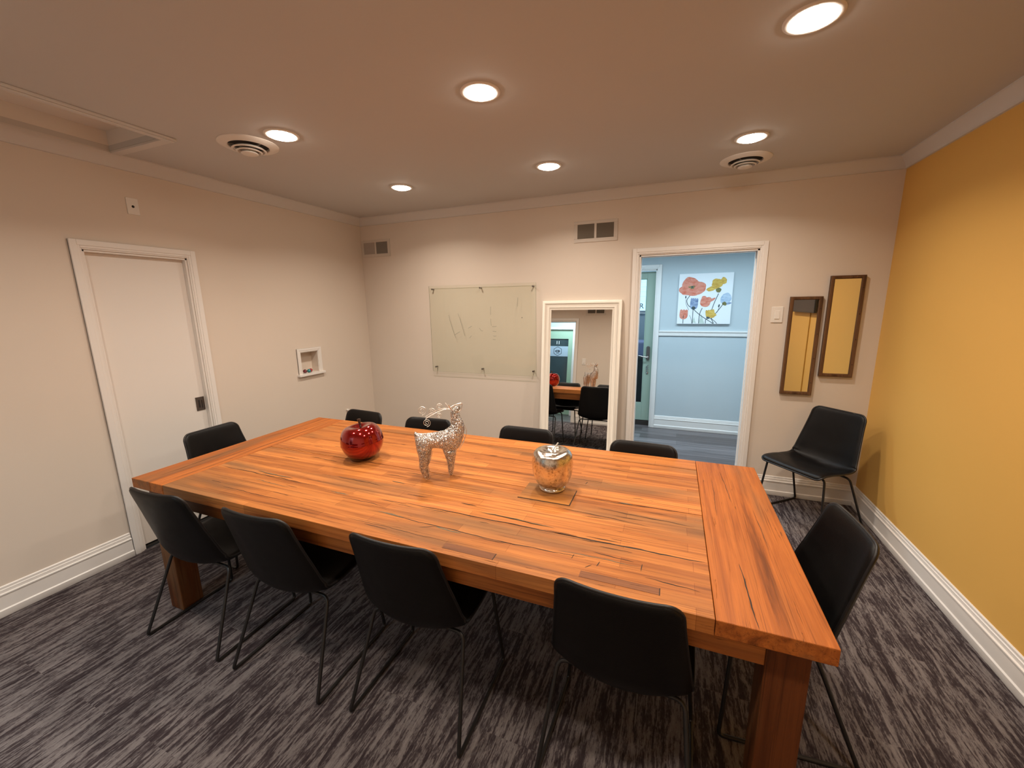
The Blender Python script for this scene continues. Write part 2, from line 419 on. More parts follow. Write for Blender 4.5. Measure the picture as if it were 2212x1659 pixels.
# walls
mb = MB()
mb.box(-T, 0, D - T, DL0, 0, H); mb.box(-T, 0, DL0, DL1, DLH, H); mb.box(-T, 0, DL1, NY0, 0, H); mb.box(-T, 0, NY1, T, 0, H)
mb.box(-T, 0, NY0, NY1, 0, NZ0); mb.box(-T, 0, NY0, NY1, NZ1, H); mb.box(-T, -.09, NY0, NY1, NZ0, NZ1)
struct(mb, 'wall_left', M['wall'], 'greige painted left wall')
mb = MB()
mb.box(0, DB0, 0, T, 0, H); mb.box(DB1, W + T, 0, T, 0, H); mb.box(DB0, DB1, 0, T, DBH, H)
struct(mb, 'wall_back', M['wall'], 'greige painted back wall')
mb = MB(); mb.box(W, W + T, D - T, 0, 0, H)
struct(mb, 'wall_right', M['yellow'], 'mustard yellow right wall')
mb = MB(); mb.box(0, DF0, D - T, D, 0, H); mb.box(DF1, W, D - T, D, 0, H); mb.box(DF0, DF1, D - T, D, DFH, H)
struct(mb, 'wall_front', M['wall'], 'greige painted front wall')
# baseboards
BB = [(0, 0), (.019, 0), (.021, .006), (.021, .038), (.015, .044), (.015, .118), (.019, .122), (.019, .128), (.011, .131), (.011, .148), (.007, .151), (.007, .163), (.003, .168), (0, .168)]
def bboard(side, runs):
    mb = MB()
    for a, b, out, ma, mb_ in runs: mb.sweep(BB, a, b, out, 0, ma, mb_)
    struct(mb, 'baseboard_' + side, M['trim'], 'white moulded baseboard', smooth=30)
cs = .060
bboard('left', [((0, D, 0), (0, DL0 - cs, 0), (1, 0, 0), 1, 0), ((0, DL1 + cs, 0), (0, 0, 0), (1, 0, 0), 0, 1)])
bboard('back', [((0, 0, 0), (DB0 - cs, 0, 0), (0, -1, 0), 1, 0), ((DB1 + cs, 0, 0), (W, 0, 0), (0, -1, 0), 0, 1)])
bboard('right', [((W, D, 0), (W, 0, 0), (-1, 0, 0), 1, 1)])
bboard('front', [((0, D, 0), (DF0 - cs, D, 0), (0, 1, 0), 1, 0), ((DF1 + cs, D, 0), (W, D, 0), (0, 1, 0), 0, 1)])
# crown moulding
CR = [(0, H), (.062, H), (.062, H - .008), (.052, H - .014), (.040, H - .026), (.026, H - .044), (.016, H - .060), (.012, H - .068), (.012, H - .078), (0, H - .080)]
for n, (nm, a, b, out) in enumerate([('left', (0, D, 0), (0, 0, 0), (1, 0, 0)), ('back', (0, 0, 0), (W, 0, 0), (0, -1, 0)), ('right', (W, D, 0), (W, 0, 0), (-1, 0, 0)), ('front', (0, D, 0), (W, D, 0), (0, 1, 0))]):
    mb = MB(); mb.sweep(CR, a, b, out, 0, 1, 1)
    struct(mb, 'trim_%d' % (n + 1), M['crown'], 'crown moulding along the %s wall' % nm, smooth=30)

def casing(mb, axis, w0, w1, h, face, out, width=.055, reveal=0.0, z0=0):
    """door casing with a stepped profile; axis 'x' or 'y' = direction along the wall"""
    steps = [(0, width, .010), (.008, width - .010, .015), (.022, width, .019)]
    for (i0, i1, th) in steps:
        f0, f1 = sorted((face, face + out * th))
        def bx(a0, a1, z0_, z1_):
            if axis == 'x': mb.box(a0, a1, f0, f1, z0_, z1_)
            else: mb.box(f0, f1, a0, a1, z0_, z1_)
        bx(w0 - i1, w0 - i0, z0, h + i1); bx(w1 + i0, w1 + i1, z0, h + i1); bx(w0 - i0, w1 + i0, h + i0, h + i1)

# door_1: closed pocket door on the left wall
d = struct_root('door_1', (0, (DL0 + DL1) / 2, 0), 'closed white pocket door in the left wall')
def offs(o, root): o.location = -root.location; return o
mb = MB(); casing(mb, 'y', DL0, DL1, DLH, 0, 1); offs(mb.build('door_casing', M['trim'], d, bevel=.0025), d)
mb = MB()
for y0, y1 in ((DL0, DL0 + .012), (DL1 - .012, DL1)):
    mb.box(-.036, 0, y0, y1, 0, DLH); mb.box(-T, -.074, y0, y1, 0, DLH)
mb.box(-.036, 0, DL0, DL1, DLH - .012, DLH); mb.box(-T, -.074, DL0, DL1, DLH - .012, DLH)
offs(mb.build('door_jamb', M['trim'], d, bevel=.001), d)
mb = MB(); mb.box(-.072, -.038, DL0 + .001, DL1 - .001, .018, DLH - .002); slab = offs(mb.build('door_slab', M['doorpaint'], d), d)
mb = MB(); mb.box(-T, -.02, DL0, DL1, .0, .004); offs(mb.build('under_door_strip', M['dark'], d), d)  # black sheet standing in for the shade in the gap below the slab
# flush pull
py, pz = -1.893, .923
mb = MB(); mb.box(-.038, -.0345, py - .030, py + .030, pz - .052, pz + .052, 0)
mb.box(-.0345, -.0325, py - .030, py + .030, pz - .052, pz - .046); mb.box(-.0345, -.0325, py - .030, py + .030, pz + .046, pz + .052)
mb.box(-.0345, -.0325, py - .030, py - .025, pz - .05, pz + .05); mb.box(-.0345, -.0325, py + .025, py + .030, pz - .05, pz + .05)
mb.box(-.0345, -.0338, py - .014, py - .002, pz - .030, pz + .030, 1); mb.box(-.0345, -.0338, py + .008, py + .015, pz - .036, pz + .026, 1)
o = mb.build('flush_pull', [M['nickel'], M['dark']], d, bevel=.001); offs(o, d); o['label'] = 'dark metal flush pull'

# door_2: open doorway in the back wall
d = struct_root('door_2', ((DB0 + DB1) / 2, 0, 0), 'open cased doorway in the back wall')
mb = MB(); casing(mb, 'x', DB0, DB1, DBH, 0, -1); offs(mb.build('door_casing', M['trim'], d, bevel=.0025), d)
mb = MB(); casing(mb, 'x', DB0, DB1, DBH, T, 1); offs(mb.build('door_casing', M['trim'], d, bevel=.0025), d)
mb = MB()
for x0, x1 in ((DB0, DB0 + .014), (DB1 - .014, DB1)):
    mb.box(x0, x1, 0, .036, 0, DBH); mb.box(x0, x1, .084, T, 0, DBH)
mb.box(DB0, DB1, 0, .036, DBH - .014, DBH); mb.box(DB0, DB1, .084, T, DBH - .014, DBH)
mb.box(DB1 - .003, DB1, .036, .084, 0, DBH)
offs(mb.build('door_jamb', M['trim'], d, bevel=.001), d)
mb = MB(); mb.box(DB0 - .002, DB0 + .006, .040, .080, .01, DBH - .015); offs(mb.build('pocket_door_edge', M['doorpaint'], d), d)

# door_3: open doorway in the front wall (seen only in the leaning mirror)
d = struct_root('door_3', ((DF0 + DF1) / 2, D, 0), 'open cased doorway in the front wall')
mb = MB(); casing(mb, 'x', DF0, DF1, DFH, D, 1); offs(mb.build('door_casing', M['trim'], d, bevel=.0025), d)
mb = MB(); mb.box(DF0, DF0 + .014, D - T, D, 0, DFH); mb.box(DF1 - .014, DF1, D - T, D, 0, DFH); mb.box(DF0, DF1, D - T, D, DFH - .014, DFH)
offs(mb.build('door_jamb', M['trim'], d), d)

# ------------------------------------------------------------------ hallway behind the back wall
HX0, HX1, HH = 2.0, 5.4, 2.5
mb = MB(); mb.box(HX0, HX1, T, HY + .12, -.05, 0); mb.box(DB0, DB1, 0, T, -.05, .002)
struct(mb, 'floor_hallway', M['planks'], 'grey wood plank hallway floor')
mb = MB(); mb.box(HX0, HX1, T, HY + .12, HH, HH + .05); struct(mb, 'ceiling_hallway', M['ceiling'])
G0, G1, GH = 2.20, 3.112, 2.044              # green office door
R0, R1 = 4.225, 5.10                          # next cased door to the right
mb = MB()
mb.box(HX0, G0, HY, HY + .12, 0, HH); mb.box(G0, G1, HY, HY + .12, GH, HH); mb.box(G1, HX1, HY, HY + .12, 0, HH)
struct(mb, 'wall_hallway_far', M['hallwall'], 'pale blue hallway wall beyond the doorway')
mb = MB(); mb.box(HX0 - .1, HX0, T, HY + .12, 0, HH); mb.box(HX1, HX1 + .1, T, HY + .12, 0, HH)
mb.box(HX0, DB0 - .06, T, T + .006, 0, HH); mb.box(DB1 + .06, HX1, T, T + .006, 0, HH); mb.box(DB0 - .06, DB1 + .06, T, T + .006, DBH + .06, HH)
struct(mb, 'wall_hallway_near', M['hallwall'])
mb = MB(); mb.sweep(BB, (G1 + .056, HY, 0), (R0 - .056, HY, 0), (0, -1, 0)); struct(mb, 'baseboard_hallway', M['trim'], smooth=30)
mb = MB(); mb.box(G1 + .056, R0 - .056, HY - .016, HY, 1.222, 1.285); mb.box(G1 + .056, R0 - .056, HY - .024, HY - .016, 1.268, 1.285)
struct(mb, 'trim_6', M['trim'], 'white chair rail on the hallway wall', bevel=.002)
d = struct_root('door_4', ((R0 + R1) / 2, HY, 0), 'white cased door at the right of the hallway')
mb = MB(); casing(mb, 'x', R0, R1, GH, HY, -1); offs(mb.build('door_casing', M['trim'], d, bevel=.002), d)
mb = MB(); mb.box(R0, R1, HY - .004, HY, .01, GH); offs(mb.build('door_slab', M['doorpaint'], d), d)
# green office door with glass
d = struct_root('door_5', ((G0 + G1) / 2, HY, 0), 'sage green glazed office door in the hallway')
mb = MB(); casing(mb, 'x', G0, G1, GH, HY, -1); offs(mb.build('door_casing', M['trim'], d, bevel=.002), d)
mb = MB(); mb.box(G0, G0 + .012, HY, HY + .12, 0, GH); mb.box(G1 - .012, G1, HY, HY + .12, 0, GH); mb.box(G0, G1, HY, HY + .12, GH - .014, GH)
offs(mb.build('door_jamb', M['trim'], d), d)
dx0, dx1, dy0, dy1 = G0 + .014, G1 - .014, HY + .062, HY + .102
gx0, gx1, gz0, gz1 = dx0 + .105, 2.996, .305, 1.935
mb = MB(); mb.box(dx0, gx0, dy0, dy1, .07, 2.025); mb.box(gx1, dx1, dy0, dy1, .07, 2.025); mb.box(gx0, gx1, dy0, dy1, .07, gz0); mb.box(gx0, gx1, dy0, dy1, gz1, 2.025)
for (a0, a1, b0, b1) in ((gx0, gx0 + .01, gz0, gz1), (gx1 - .01, gx1, gz0, gz1), (gx0, gx1, gz0, gz0 + .01), (gx0, gx1, gz1 - .01, gz1)): mb.box(a0, a1, dy0 + .004, dy0 + .012, b0, b1)
ds = offs(mb.build('door_frame', M['green'], d, bevel=.002), d)
mb = MB(); mb.box(gx0, gx1, dy0 + .018, dy0 + .024, gz0, gz1); offs(mb.build('glass_pane', M['doorglass'], d), d)
mb = MB(); mb.box(G0, G1, dy0, dy1, 0, .062); offs(mb.build('under_door_strip', plain('dark_bronze_threshold', (.06, .05, .045), .4, .5), d, bevel=.003), d)
# lock with keypad and lever
mb = MB()
lx, lz0, lz1, lw = 3.046, .895, 1.080, .021
pts = [(lx + lw * math.cos(a), dy0, lz1 - lw + lw * math.sin(a)) for a in [PI * i / 10 for i in range(11)]] + [(lx - lw * math.cos(a), dy0, lz0 + lw - lw * math.sin(a)) for a in [PI * i / 10 for i in range(11)]]
mb.poly(pts, .022, (0, -1, 0)); lock = offs(mb.build('keypad_lock', M['nickel'], d, bevel=.003), d); lock['label'] = 'dark metal keypad lock'
mb = MB(); mb.tube([(lx, dy0 - .02, .935), (lx, dy0 - .055, .935), (lx - .02, dy0 - .06, .937), (lx - .115, dy0 - .058, .955)], [.008, .008, .008, .006], 10)
mb.lathe([(0, -.028), (.014, -.026), (.014, -.020)], 16, (lx, dy0, .935), axis='y'); lev = mb.build('lever_handle', M['steel'], lock, smooth=50)
mb = MB()
for k in range(3): mb.tube([(lx - .014, dy0 - .012, .748 + k * .028), (lx + .010, dy0 - .022, .772 + k * .028)], .006, 8)
mb.lathe([(0, -.012), (.014, -.010), (.014, 0)], 14, (lx, dy0, .722), axis='y'); offs(mb.build('hook_latch', M['steel'], d, smooth=50), d)
# lettering on the glass: only the closing R shows beside the door jamb
def text(name, s, size, loc, rot, mat, parent=None, ext=.0008, bold=.006, mirror=False):
    cu = bpy.data.curves.new(name, 'FONT'); cu.body = s; cu.size = size; cu.extrude = ext; cu.align_x = 'CENTER'; cu.align_y = 'CENTER'; cu.offset = bold * size
    tmp = bpy.data.objects.new(name, cu); COL.objects.link(tmp)
    bpy.context.view_layer.update()
    me = bpy.data.meshes.new_from_object(tmp); bpy.data.objects.remove(tmp)
    me.materials.clear(); me.materials.append(mat)
    o = bpy.data.objects.new(name, me); COL.objects.link(o); o.location = loc; o.rotation_euler = rot
    if parent: o.parent = parent; o.location = Vector(loc) - parent.location
    return o
text('lettering', 'R', .095, (2.936, dy0 + .0165, 1.592), (PI / 2, 0, 0), M['ink'], d)
# office beyond the glazed door
mb = MB(); mb.box(1.6, 3.6, 3.6, 3.7, 0, 2.5); mb.box(1.5, 1.6, HY + .12, 3.7, 0, 2.5); mb.box(3.6, 3.7, HY + .12, 3.7, 0, 2.5)
struct(mb, 'wall_office', M['hallwall'])
mb = MB(); mb.box(1.6, 3.6, HY + .12, 3.6, -.05, 0); struct(mb, 'floor_office', M['planks'])
mb = MB(); mb.box(1.6, 3.6, HY + .12, 3.6, 2.5, 2.55); struct(mb, 'ceiling_office', M['ceiling'])
wd = struct_root('window_1', (2.75, 3.6, 1.2), 'daylit office window with blinds seen through the glazed door')
mb = MB(); mb.box(-.75, .75, -.012, -.002, .30, 1.25); mb.build('window_pane', emission('daylit_window', (.45, .74, 1.0), 2.6), wd)
mb = MB()
for k in range(12): mb.box(-.75, .75, -.05, -.02, .30 + k * .08, .302 + k * .08)
mb.box(-.8, -.75, -.03, 0, .25, 1.3); mb.box(.75, .8, -.03, 0, .25, 1.3); mb.box(-.8, .8, -.03, 0, .25, .3)
mb.build('window_blind', M['trim'], wd)
mb = MB(); mb.box(1.9, 3.45, 2.9, 3.5, 0, .74); mb.box(1.88, 3.47, 2.88, 3.52, .74, .78)
sideb = recenter(mb.build('office_sideboard', plain('dark_brown_cabinet', (.045, .035, .03), .5), bevel=.004)); tag(sideb, 'dark low cabinet behind the glazed green hallway door', 'cabinet')
mb = MB(); mb.box(2.1, 3.3, 3.0, 3.4, .78, 1.02)
st = recenter(mb.build('storage_box', plain('lilac_grey_fabric', (.36, .36, .55), .8), bevel=.03, segs=3)); tag(st, 'lilac grey box standing on the dark office cabinet', 'box')

# canvas with flowers on the hallway wall
PX0, PX1, PZ0, PZ1 = 3.372, 3.962, 1.372, 1.972; PYF = HY - .032
pic = thing('flower_canvas', 'square white canvas printed with poppies and tulips on the hallway wall', 'painting', ((PX0 + PX1) / 2, HY, PZ0))
def pofs(o): o.location = -pic.location; return o
mb = MB(); mb.box(PX0, PX1, PYF, HY, PZ0, PZ1); pofs(mb.build('canvas', plain('white_canvas', (.80, .83, .85), .6, var=.01), pic, bevel=.002))
def P2(u, v, k=0): return (PX0 + u * (PX1 - PX0), PYF - .0006 - k * .0003, PZ1 - v * (PZ1 - PZ0))
def petal_mat(name, a, b):
    m, nt, out = new_mat(name); v = mapped(nt, (1, 1, 1)); n = noise(nt, mapped(nt, (14, 1, 34)), 1.2, 4, .6, .8)
    bsdf(nt, out, ramp(nt, n, [(.3, a), (.7, b)]), .7); return m
PM = {'coral': petal_mat('coral_print', (.60, .13, .07), (.74, .34, .25)), 'yellow': petal_mat('ochre_print', (.50, .27, .03), (.72, .52, .12)),
      'blue': petal_mat('blue_print', (.10, .15, .30), (.36, .46, .62)), 'pale': petal_mat('pale_blue_print', (.30, .42, .58), (.55, .66, .76)),
      'olive': petal_mat('olive_print', (.10, .09, .03), (.25, .24, .08)), 'leaf': petal_mat('pale_leaf_print', (.45, .55, .48), (.60, .68, .62)), 'stem': petal_mat('stem_print', (.03, .05, .055), (.08, .10, .10))}
layers = []
PN = {'leaf': 'leaf_print', 'stem': 'stem_print', 'olive': 'flower_heart_print'}
def printed(kind, vs, fs):
    mb = MB(); mb.add(vs, fs); layers.append(pofs(mb.build(PN.get(kind, kind + '_flower_print'), PM[kind], pic)))
def blob(kind, cu, cv, ru, rv, rot=0, wob=.08, k=1, n=28, seed=0):
    rd = random.Random(seed); ph = [rd.random() * 6.3 for _ in range(4)]
    pts = []
    for i in range(n):
        a = 2 * PI * i / n; r = 1 + wob * (math.sin(3 * a + ph[0]) + .6 * math.sin(5 * a + ph[1]) + .4 * math.sin(8 * a + ph[2]))
        x, y = ru * r * math.cos(a), rv * r * math.sin(a)
        pts.append(P2(cu + x * math.cos(rot) - y * math.sin(rot), cv + x * math.sin(rot) + y * math.cos(rot), k))
    printed(kind, pts, [tuple(range(n))])
def strip(kind, pts, w0, w1=None, k=2):
    w1 = w0 if w1 is None else w1; P = cr([(a, b, 0) for a, b in pts], 22); L_, R_ = [], []
    for i, p in enumerate(P):
        t = (P[min(i + 1, 21)] - P[max(i - 1, 0)]).normalized(); w = w0 + (w1 - w0) * i / 21
        L_.append(P2(p.x - t.y * w, p.y + t.x * w, k)); R_.append(P2(p.x + t.y * w, p.y - t.x * w, k))
    printed(kind, L_ + R_, [(i, i + 1, 22 + i + 1, 22 + i) for i in range(21)])
def cup(kind, cu, cv, w, h, rot=0, k=2, lobes=3):
    """tulip-like cup: pointed base at bottom, lobed rim on top"""
    pts = []
    for i in range(13): a = PI * i / 12; pts.append((w * math.cos(a), h * .5 * (math.sin(a) ** .7)))
    top = [(-w * .95 + 1.9 * w * i / 12, -h * .45 - h * .10 * abs(math.sin(PI * lobes * i / 12))) for i in range(13)]
    pts = pts + top
    printed(kind, [P2(cu + x * math.cos(rot) - y * math.sin(rot), cv + x * math.sin(rot) + y * math.cos(rot), k) for x, y in pts], [tuple(range(len(pts)))])
for a in (((.29, .96), (.33, .86), (.37, .99)), ((.42, .99), (.46, .80), (.53, .99))):
    printed('leaf', [P2(u, min(v, .99), .5) for u, v in a], [(0, 1, 2)])
strip('stem', [(.25, .33), (.22, .43), (.17, .52), (.20, .62), (.30, .70)], .006)
strip('stem', [(.30, .70), (.45, .83), (.60, .93), (.69, .99)], .006)
strip('stem', [(.30, .72), (.30, .85), (.30, .99)], .006)
strip('stem', [(.75, .40), (.68, .60), (.64, .78), (.66, .90), (.70, .99)], .006)
strip('stem', [(.84, .62), (.76, .74), (.68, .85)], .006)
strip('stem', [(.47, .68), (.43, .80), (.42, .99)], .006)
strip('stem', [(.58, .88), (.55, .92), (.55, .99)], .006)
strip('stem', [(.62, .88), (.70, .93), (.76, .99)], .005)
strip('stem', [(.12, .88), (.12, .99)], .006)
strip('stem', [(.15, .50), (.16, .60), (.22, .72)], .003); strip('stem', [(.24, .82), (.28, .92), (.29, .99)], .003)
strip('stem', [(.78, .67), (.75, .77)], .003)
blob('stem', .145, .46, .012, .028, 0, .02, 3); blob('stem', .775, .64, .014, .032, .2, .02, 3)
blob('coral', .22, .20, .16, .13, .1, .06, 1, seed=1); blob('coral', .13, .32, .12, .10, .3, .06, 1.4, seed=2); blob('coral', .38, .28, .13, .13, -.3, .06, 1.8, seed=3); blob('coral', .30, .35, .15, .085, -.1, .05, 2.2, seed=4)
blob('olive', .25, .265, .055, .030, 0, .25, 3, seed=5); blob('stem', .255, .262, .018, .022, 0, .1, 4, seed=6)
blob('yellow', .71, .21, .10, .10, .1, .06, 1, seed=7); blob('yellow', .82, .16, .06, .07, .4, .08, 1.4, seed=8); blob('yellow', .62, .30, .10, .045, -.35, .06, 1.8, seed=9); blob('olive', .745, .335, .05, .045, 0, .05, 3, seed=10)
cup('coral', .52, .56, .095, .20, .25, 2.4, 2); blob('coral', .62, .53, .09, .025, -.45, .05, 2.8, seed=11)
cup('blue', .31, .60, .075, .22, .05, 2.6, 4); blob('stem', .305, .68, .035, .035, 0, .05, 3.2, seed=12)
blob('pale', .89, .50, .095, .11, .5, .04, 1.6, seed=13); blob('blue', .93, .60, .07, .018, -.25, .05, 2.4, seed=15); blob('olive', .87, .60, .042, .035, .5, .08, 3, seed=14)
cup('coral', .125, .81, .080, .19, .03, 2.4, 3); strip('stem', [(.12, .88), (.125, .82)], .008, .003, 3.4)
cup('yellow', .625, .80, .085, .16, -.15, 2.6, 4); blob('yellow', .68, .82, .05, .06, .3, .15, 2.2, seed=16); blob('stem', .59, .875, .032, .022, .2, .1, 3.2, seed=17)

# ------------------------------------------------------------------ hallway behind the front wall, seen in the leaning mirror
FX0, FX1 = -.6, 2.8
mb = MB(); mb.box(FX0, FX1, FY - .1, D - T, -.05, 0); mb.box(DF0, DF1, D - T, D, -.05, .002)
struct(mb, 'floor_entry', M['planks'], 'grey plank floor beyond the front doorway')
mb = MB(); mb.box(FX0, FX1, FY - .1, D - T, HH, HH + .05); struct(mb, 'ceiling_entry', M['ceiling'])
E0, E1 = .27, 1.165
mb = MB(); mb.box(FX0, E0, FY - .1, FY, 0, HH); mb.box(E1, FX1, FY - .1, FY, 0, HH); mb.box(E0, E1, FY - .1, FY, GH, HH)
mb.box(FX0 - .1, FX0, FY - .1, D - T, 0, HH); mb.box(FX1, FX1 + .1, FY - .1, D - T, 0, HH)
struct(mb, 'wall_entry', M['hallwall'], 'pale blue wall beyond the front doorway')
d = struct_root('door_6', ((E0 + E1) / 2, FY, 0), 'green door with dark glass beyond the front doorway')
mb = MB(); casing(mb, 'x', E0, E1, GH - .03, FY, 1); offs(mb.build('door_casing', M['trim'], d), d)
ex0, ex1, ez0, ez1 = E0 + .10, E1 - .11, .30, 1.80
mb = MB(); yb, yf = FY - .08, FY - .03
mb.box(E0, ex0, yb, yf, .01, GH); mb.box(ex1, E1, yb, yf, .01, GH); mb.box(ex0, ex1, yb, yf, .01, ez0); mb.box(ex0, ex1, yb, yf, ez1, GH)
offs(mb.build('door_frame', plain('light_green_door_paint', (.36, .52, .38), .45), d), d)
mb = MB(); mb.box(ex0, ex1, yb + .01, yf - .02, ez0, ez1); offs(mb.build('glass_pane', M['tinted'], d), d)
mb = MB(); mb.box(ex0, ex1, yf - .0195, yf - .018, 1.385, 1.625); offs(mb.build('frosted_band', M['frost'], d), d)
BX, BZ = .80, 1.505
mb = MB()
hexp = lambda r, w: [(BX + r * math.sin(PI / 3 * k), yf - .017, BZ + r * math.cos(PI / 3 * k)) for k in range(6)]
a, b = hexp(.112, 0), hexp(.100, 0)
mb.add(a + b, [(k, (k + 1) % 6, 6 + (k + 1) % 6, 6 + k) for k in range(6)])
for (x0, x1, z0, z1) in ((-.055, -.035, -.02, .02), (-.03, -.022, -.028, .03), (-.022, .0, .02, .032), (.004, .024, -.025, .032), (.03, .05, -.02, .024), (-.062, .062, -.006, .004), (-.035, .035, -.05, -.036)):
    mb.add([(BX + x0, yf - .017, BZ + z0), (BX + x1, yf - .017, BZ + z0), (BX + x1, yf - .017, BZ + z1), (BX + x0, yf - .017, BZ + z1)], [(0, 1, 2, 3)])
offs(mb.build('hexagon_emblem', M['ink'], d), d)
text('door_number', '11', .105, (BX, yf - .0185, 1.705), (PI / 2, 0, PI), M['whiteink'], d, bold=.02)

# ------------------------------------------------------------------ table
tbl = thing('conference_table', 'large reclaimed wood table with thick square legs in the room centre', 'table', ((TX0 + TX1) / 2, (TY0 + TY1) / 2, 0))
ox, oy = tbl.location.x, tbl.location.y
TS = .052                                   # slab thickness
BX0, BX1 = .990, 3.495                      # seams of the two end boards
ys = [TY0 + .001, -2.452, -2.116, -1.872, -1.622, TY1 - .001]
def tofs(o): o.location = (-ox, -oy, 0); return o
mb = MB()
for i in range(5):
    a = .0022 if i else 0; b = .0022 if i < 4 else 0
    mb.box(BX0 + .001, BX1 - .001, ys[i] + a * .5, ys[i + 1] - b * .5, TH - TS, TH - (.0015 if i in (1, 3) else 0))
top = mb.build('tabletop', M['wood_x'], tbl, bevel=.0016); tofs(top)
def wob(x, sd, amp): return amp * (math.sin(x * 23 + sd) + .6 * math.sin(x * 57 + sd * 2.1) + .35 * math.sin(x * 131 + sd * 3.7))
def crackline(mb, along, p0, p1, w, sd, mi=0, z=TH, amp=.0018, slope=True):
    """tapering dark crack on the table face from p0 to p1"""
    n = 26; A, B = Vector((p0[0], p0[1], 0)), Vector((p1[0], p1[1], 0)); t = (B - A).normalized(); nn = Vector((-t.y, t.x, 0)); lo, hi = [], []
    for i in range(n):
        f = i / (n - 1); p = A.lerp(B, f); s = (A - B).length * f
        ww = w * (math.sin(PI * f) ** .6) * (.55 + .45 * abs(math.sin(s * 31 + sd * 5))) * .5 + .0002
        c = p + nn * wob(s, sd, amp)
        lo.append((c.x - nn.x * ww, c.y - nn.y * ww, z + .0004)); hi.append((c.x + nn.x * ww, c.y + nn.y * ww, z + .0004))
    mb.add(lo + hi, [(i, i + 1, n + i + 1, n + i) for i in range(n - 1)], mi)
mb = MB()
# long splits between and inside the boards, with grey filler
crackline(mb, 0, (2.95, -2.452), (3.493, -2.454), .0085, 1); crackline(mb, 0, (2.25, -2.447), (3.2, -2.452), .0045, 2)
crackline(mb, 0, (1.02, -2.44), (1.75, -2.453), .0035, 3); crackline(mb, 0, (1.0, -2.100), (1.9, -2.116), .0035, 4)
crackline(mb, 0, (2.62, -2.405), (2.95, -2.418), .0075, 5, 1); crackline(mb, 0, (2.66, -2.408), (2.90, -2.416), .003, 6)
crackline(mb, 0, (2.25, -2.560), (2.85, -2.580), .0045, 7); crackline(mb, 0, (2.20, -2.553), (2.34, -2.556), .010, 8, 1); crackline(mb, 0, (2.50, -2.575), (2.62, -2.58), .010, 9, 1)
crackline(mb, 0, (2.7, -2.585), (3.10, -2.566), .0035, 10); crackline(mb, 0, (3.00, -2.555), (3.28, -2.553), .0045, 11, 1); crackline(mb, 0, (3.12, -2.525), (3.26, -2.535), .004, 12)
crackline(mb, 0, (2.98, -2.13), (3.49, -2.118), .0035, 13); crackline(mb, 0, (3.08, -2.20), (3.46, -2.225), .003, 14); crackline(mb, 0, (2.9, -2.25), (3.3, -2.28), .0025, 15)
crackline(mb, 0, (3.16, -2.117), (3.22, -2.119), .008, 16, 1); crackline(mb, 0, (2.35, -1.80), (2.75, -1.81), .0025, 17); crackline(mb, 0, (2.9, -1.94), (3.1, -1.945), .003, 18)
crackline(mb, 0, (3.0, -1.76), (3.4, -1.77), .0025, 19); crackline(mb, 0, (1.35, -2.50), (1.62, -2.515), .004, 20, 1); crackline(mb, 0, (1.28, -2.42), (1.55, -2.43), .008, 21, 1)
crackline(mb, 0, (1.75, -2.33), (2.05, -2.34), .0025, 22); crackline(mb, 0, (1.95, -2.50), (2.2, -2.51), .003, 23); crackline(mb, 0, (1.3, -2.62), (1.7, -2.625), .0025, 24)
crackline(mb, 0, (1.85, -2.475), (1.97, -2.48), .008, 25, 1); crackline(mb, 0, (2.06, -2.28), (2.14, -2.285), .006, 26, 1); crackline(mb, 0, (1.5, -1.98), (1.95, -1.985), .002, 27)
crackline(mb, 0, (2.1, -2.64), (2.62, -2.65), .002, 28); crackline(mb, 0, (2.5, -2.36), (2.58, -2.365), .004, 29); crackline(mb, 0, (3.3, -2.60), (3.46, -2.615), .004, 30)
for (a, b, sd) in (((2.44, -2.60), (2.50, -2.572), 41), ((3.055, -2.588), (3.06, -2.560), 42), ((3.145, -2.600), (3.15, -2.570), 43), ((3.285, -2.575), (3.288, -2.535), 44), ((3.11, -2.62), (3.13, -2.598), 45), ((2.985, -1.99), (2.988, -1.955), 46)):
    crackline(mb, 0, a, b, .003, sd, 0, amp=.001)
for q in range(46):
    rd = random.Random(100 + q); x = rd.uniform(1.05, 3.3); y = rd.uniform(TY0 + .03, TY1 - .05); l = rd.uniform(.03, .14)
    crackline(mb, 0, (x, y), (x + l, y + rd.uniform(-.004, .004)), rd.uniform(.0016, .0035), q, 0, amp=.0008)
tofs(mb.build('surface_crack', [M['crack'], M['crack_grey']], tbl))
# insets
mb = MB(); mb.box(2.72, 2.958, -2.222, -2.06, TH - .003, TH + .0010); mb.box(2.718, 2.962, -2.2255, -2.222, TH - .003, TH + .0002, 1); mb.box(2.958, 2.962, -2.222, -2.07, TH - .003, TH + .0002, 1)
tofs(mb.build('repair_patch', [M['wood_patch'], M['crack']], tbl))
for (x0, x1, y0, y1) in ((3.10, 3.345, -2.672, -2.640), (2.60, 2.80, -2.690, -2.655)):
    mb = MB(); mb.box(x0, x1, y0, y1, TH - .003, TH + .0008); mb.box(x1, x1 + .003, y0 - .001, y1 + .001, TH - .003, TH + .0003, 1)
    tofs(mb.build('repair_patch', [M['wood_patch_grey'], M['crack']], tbl))
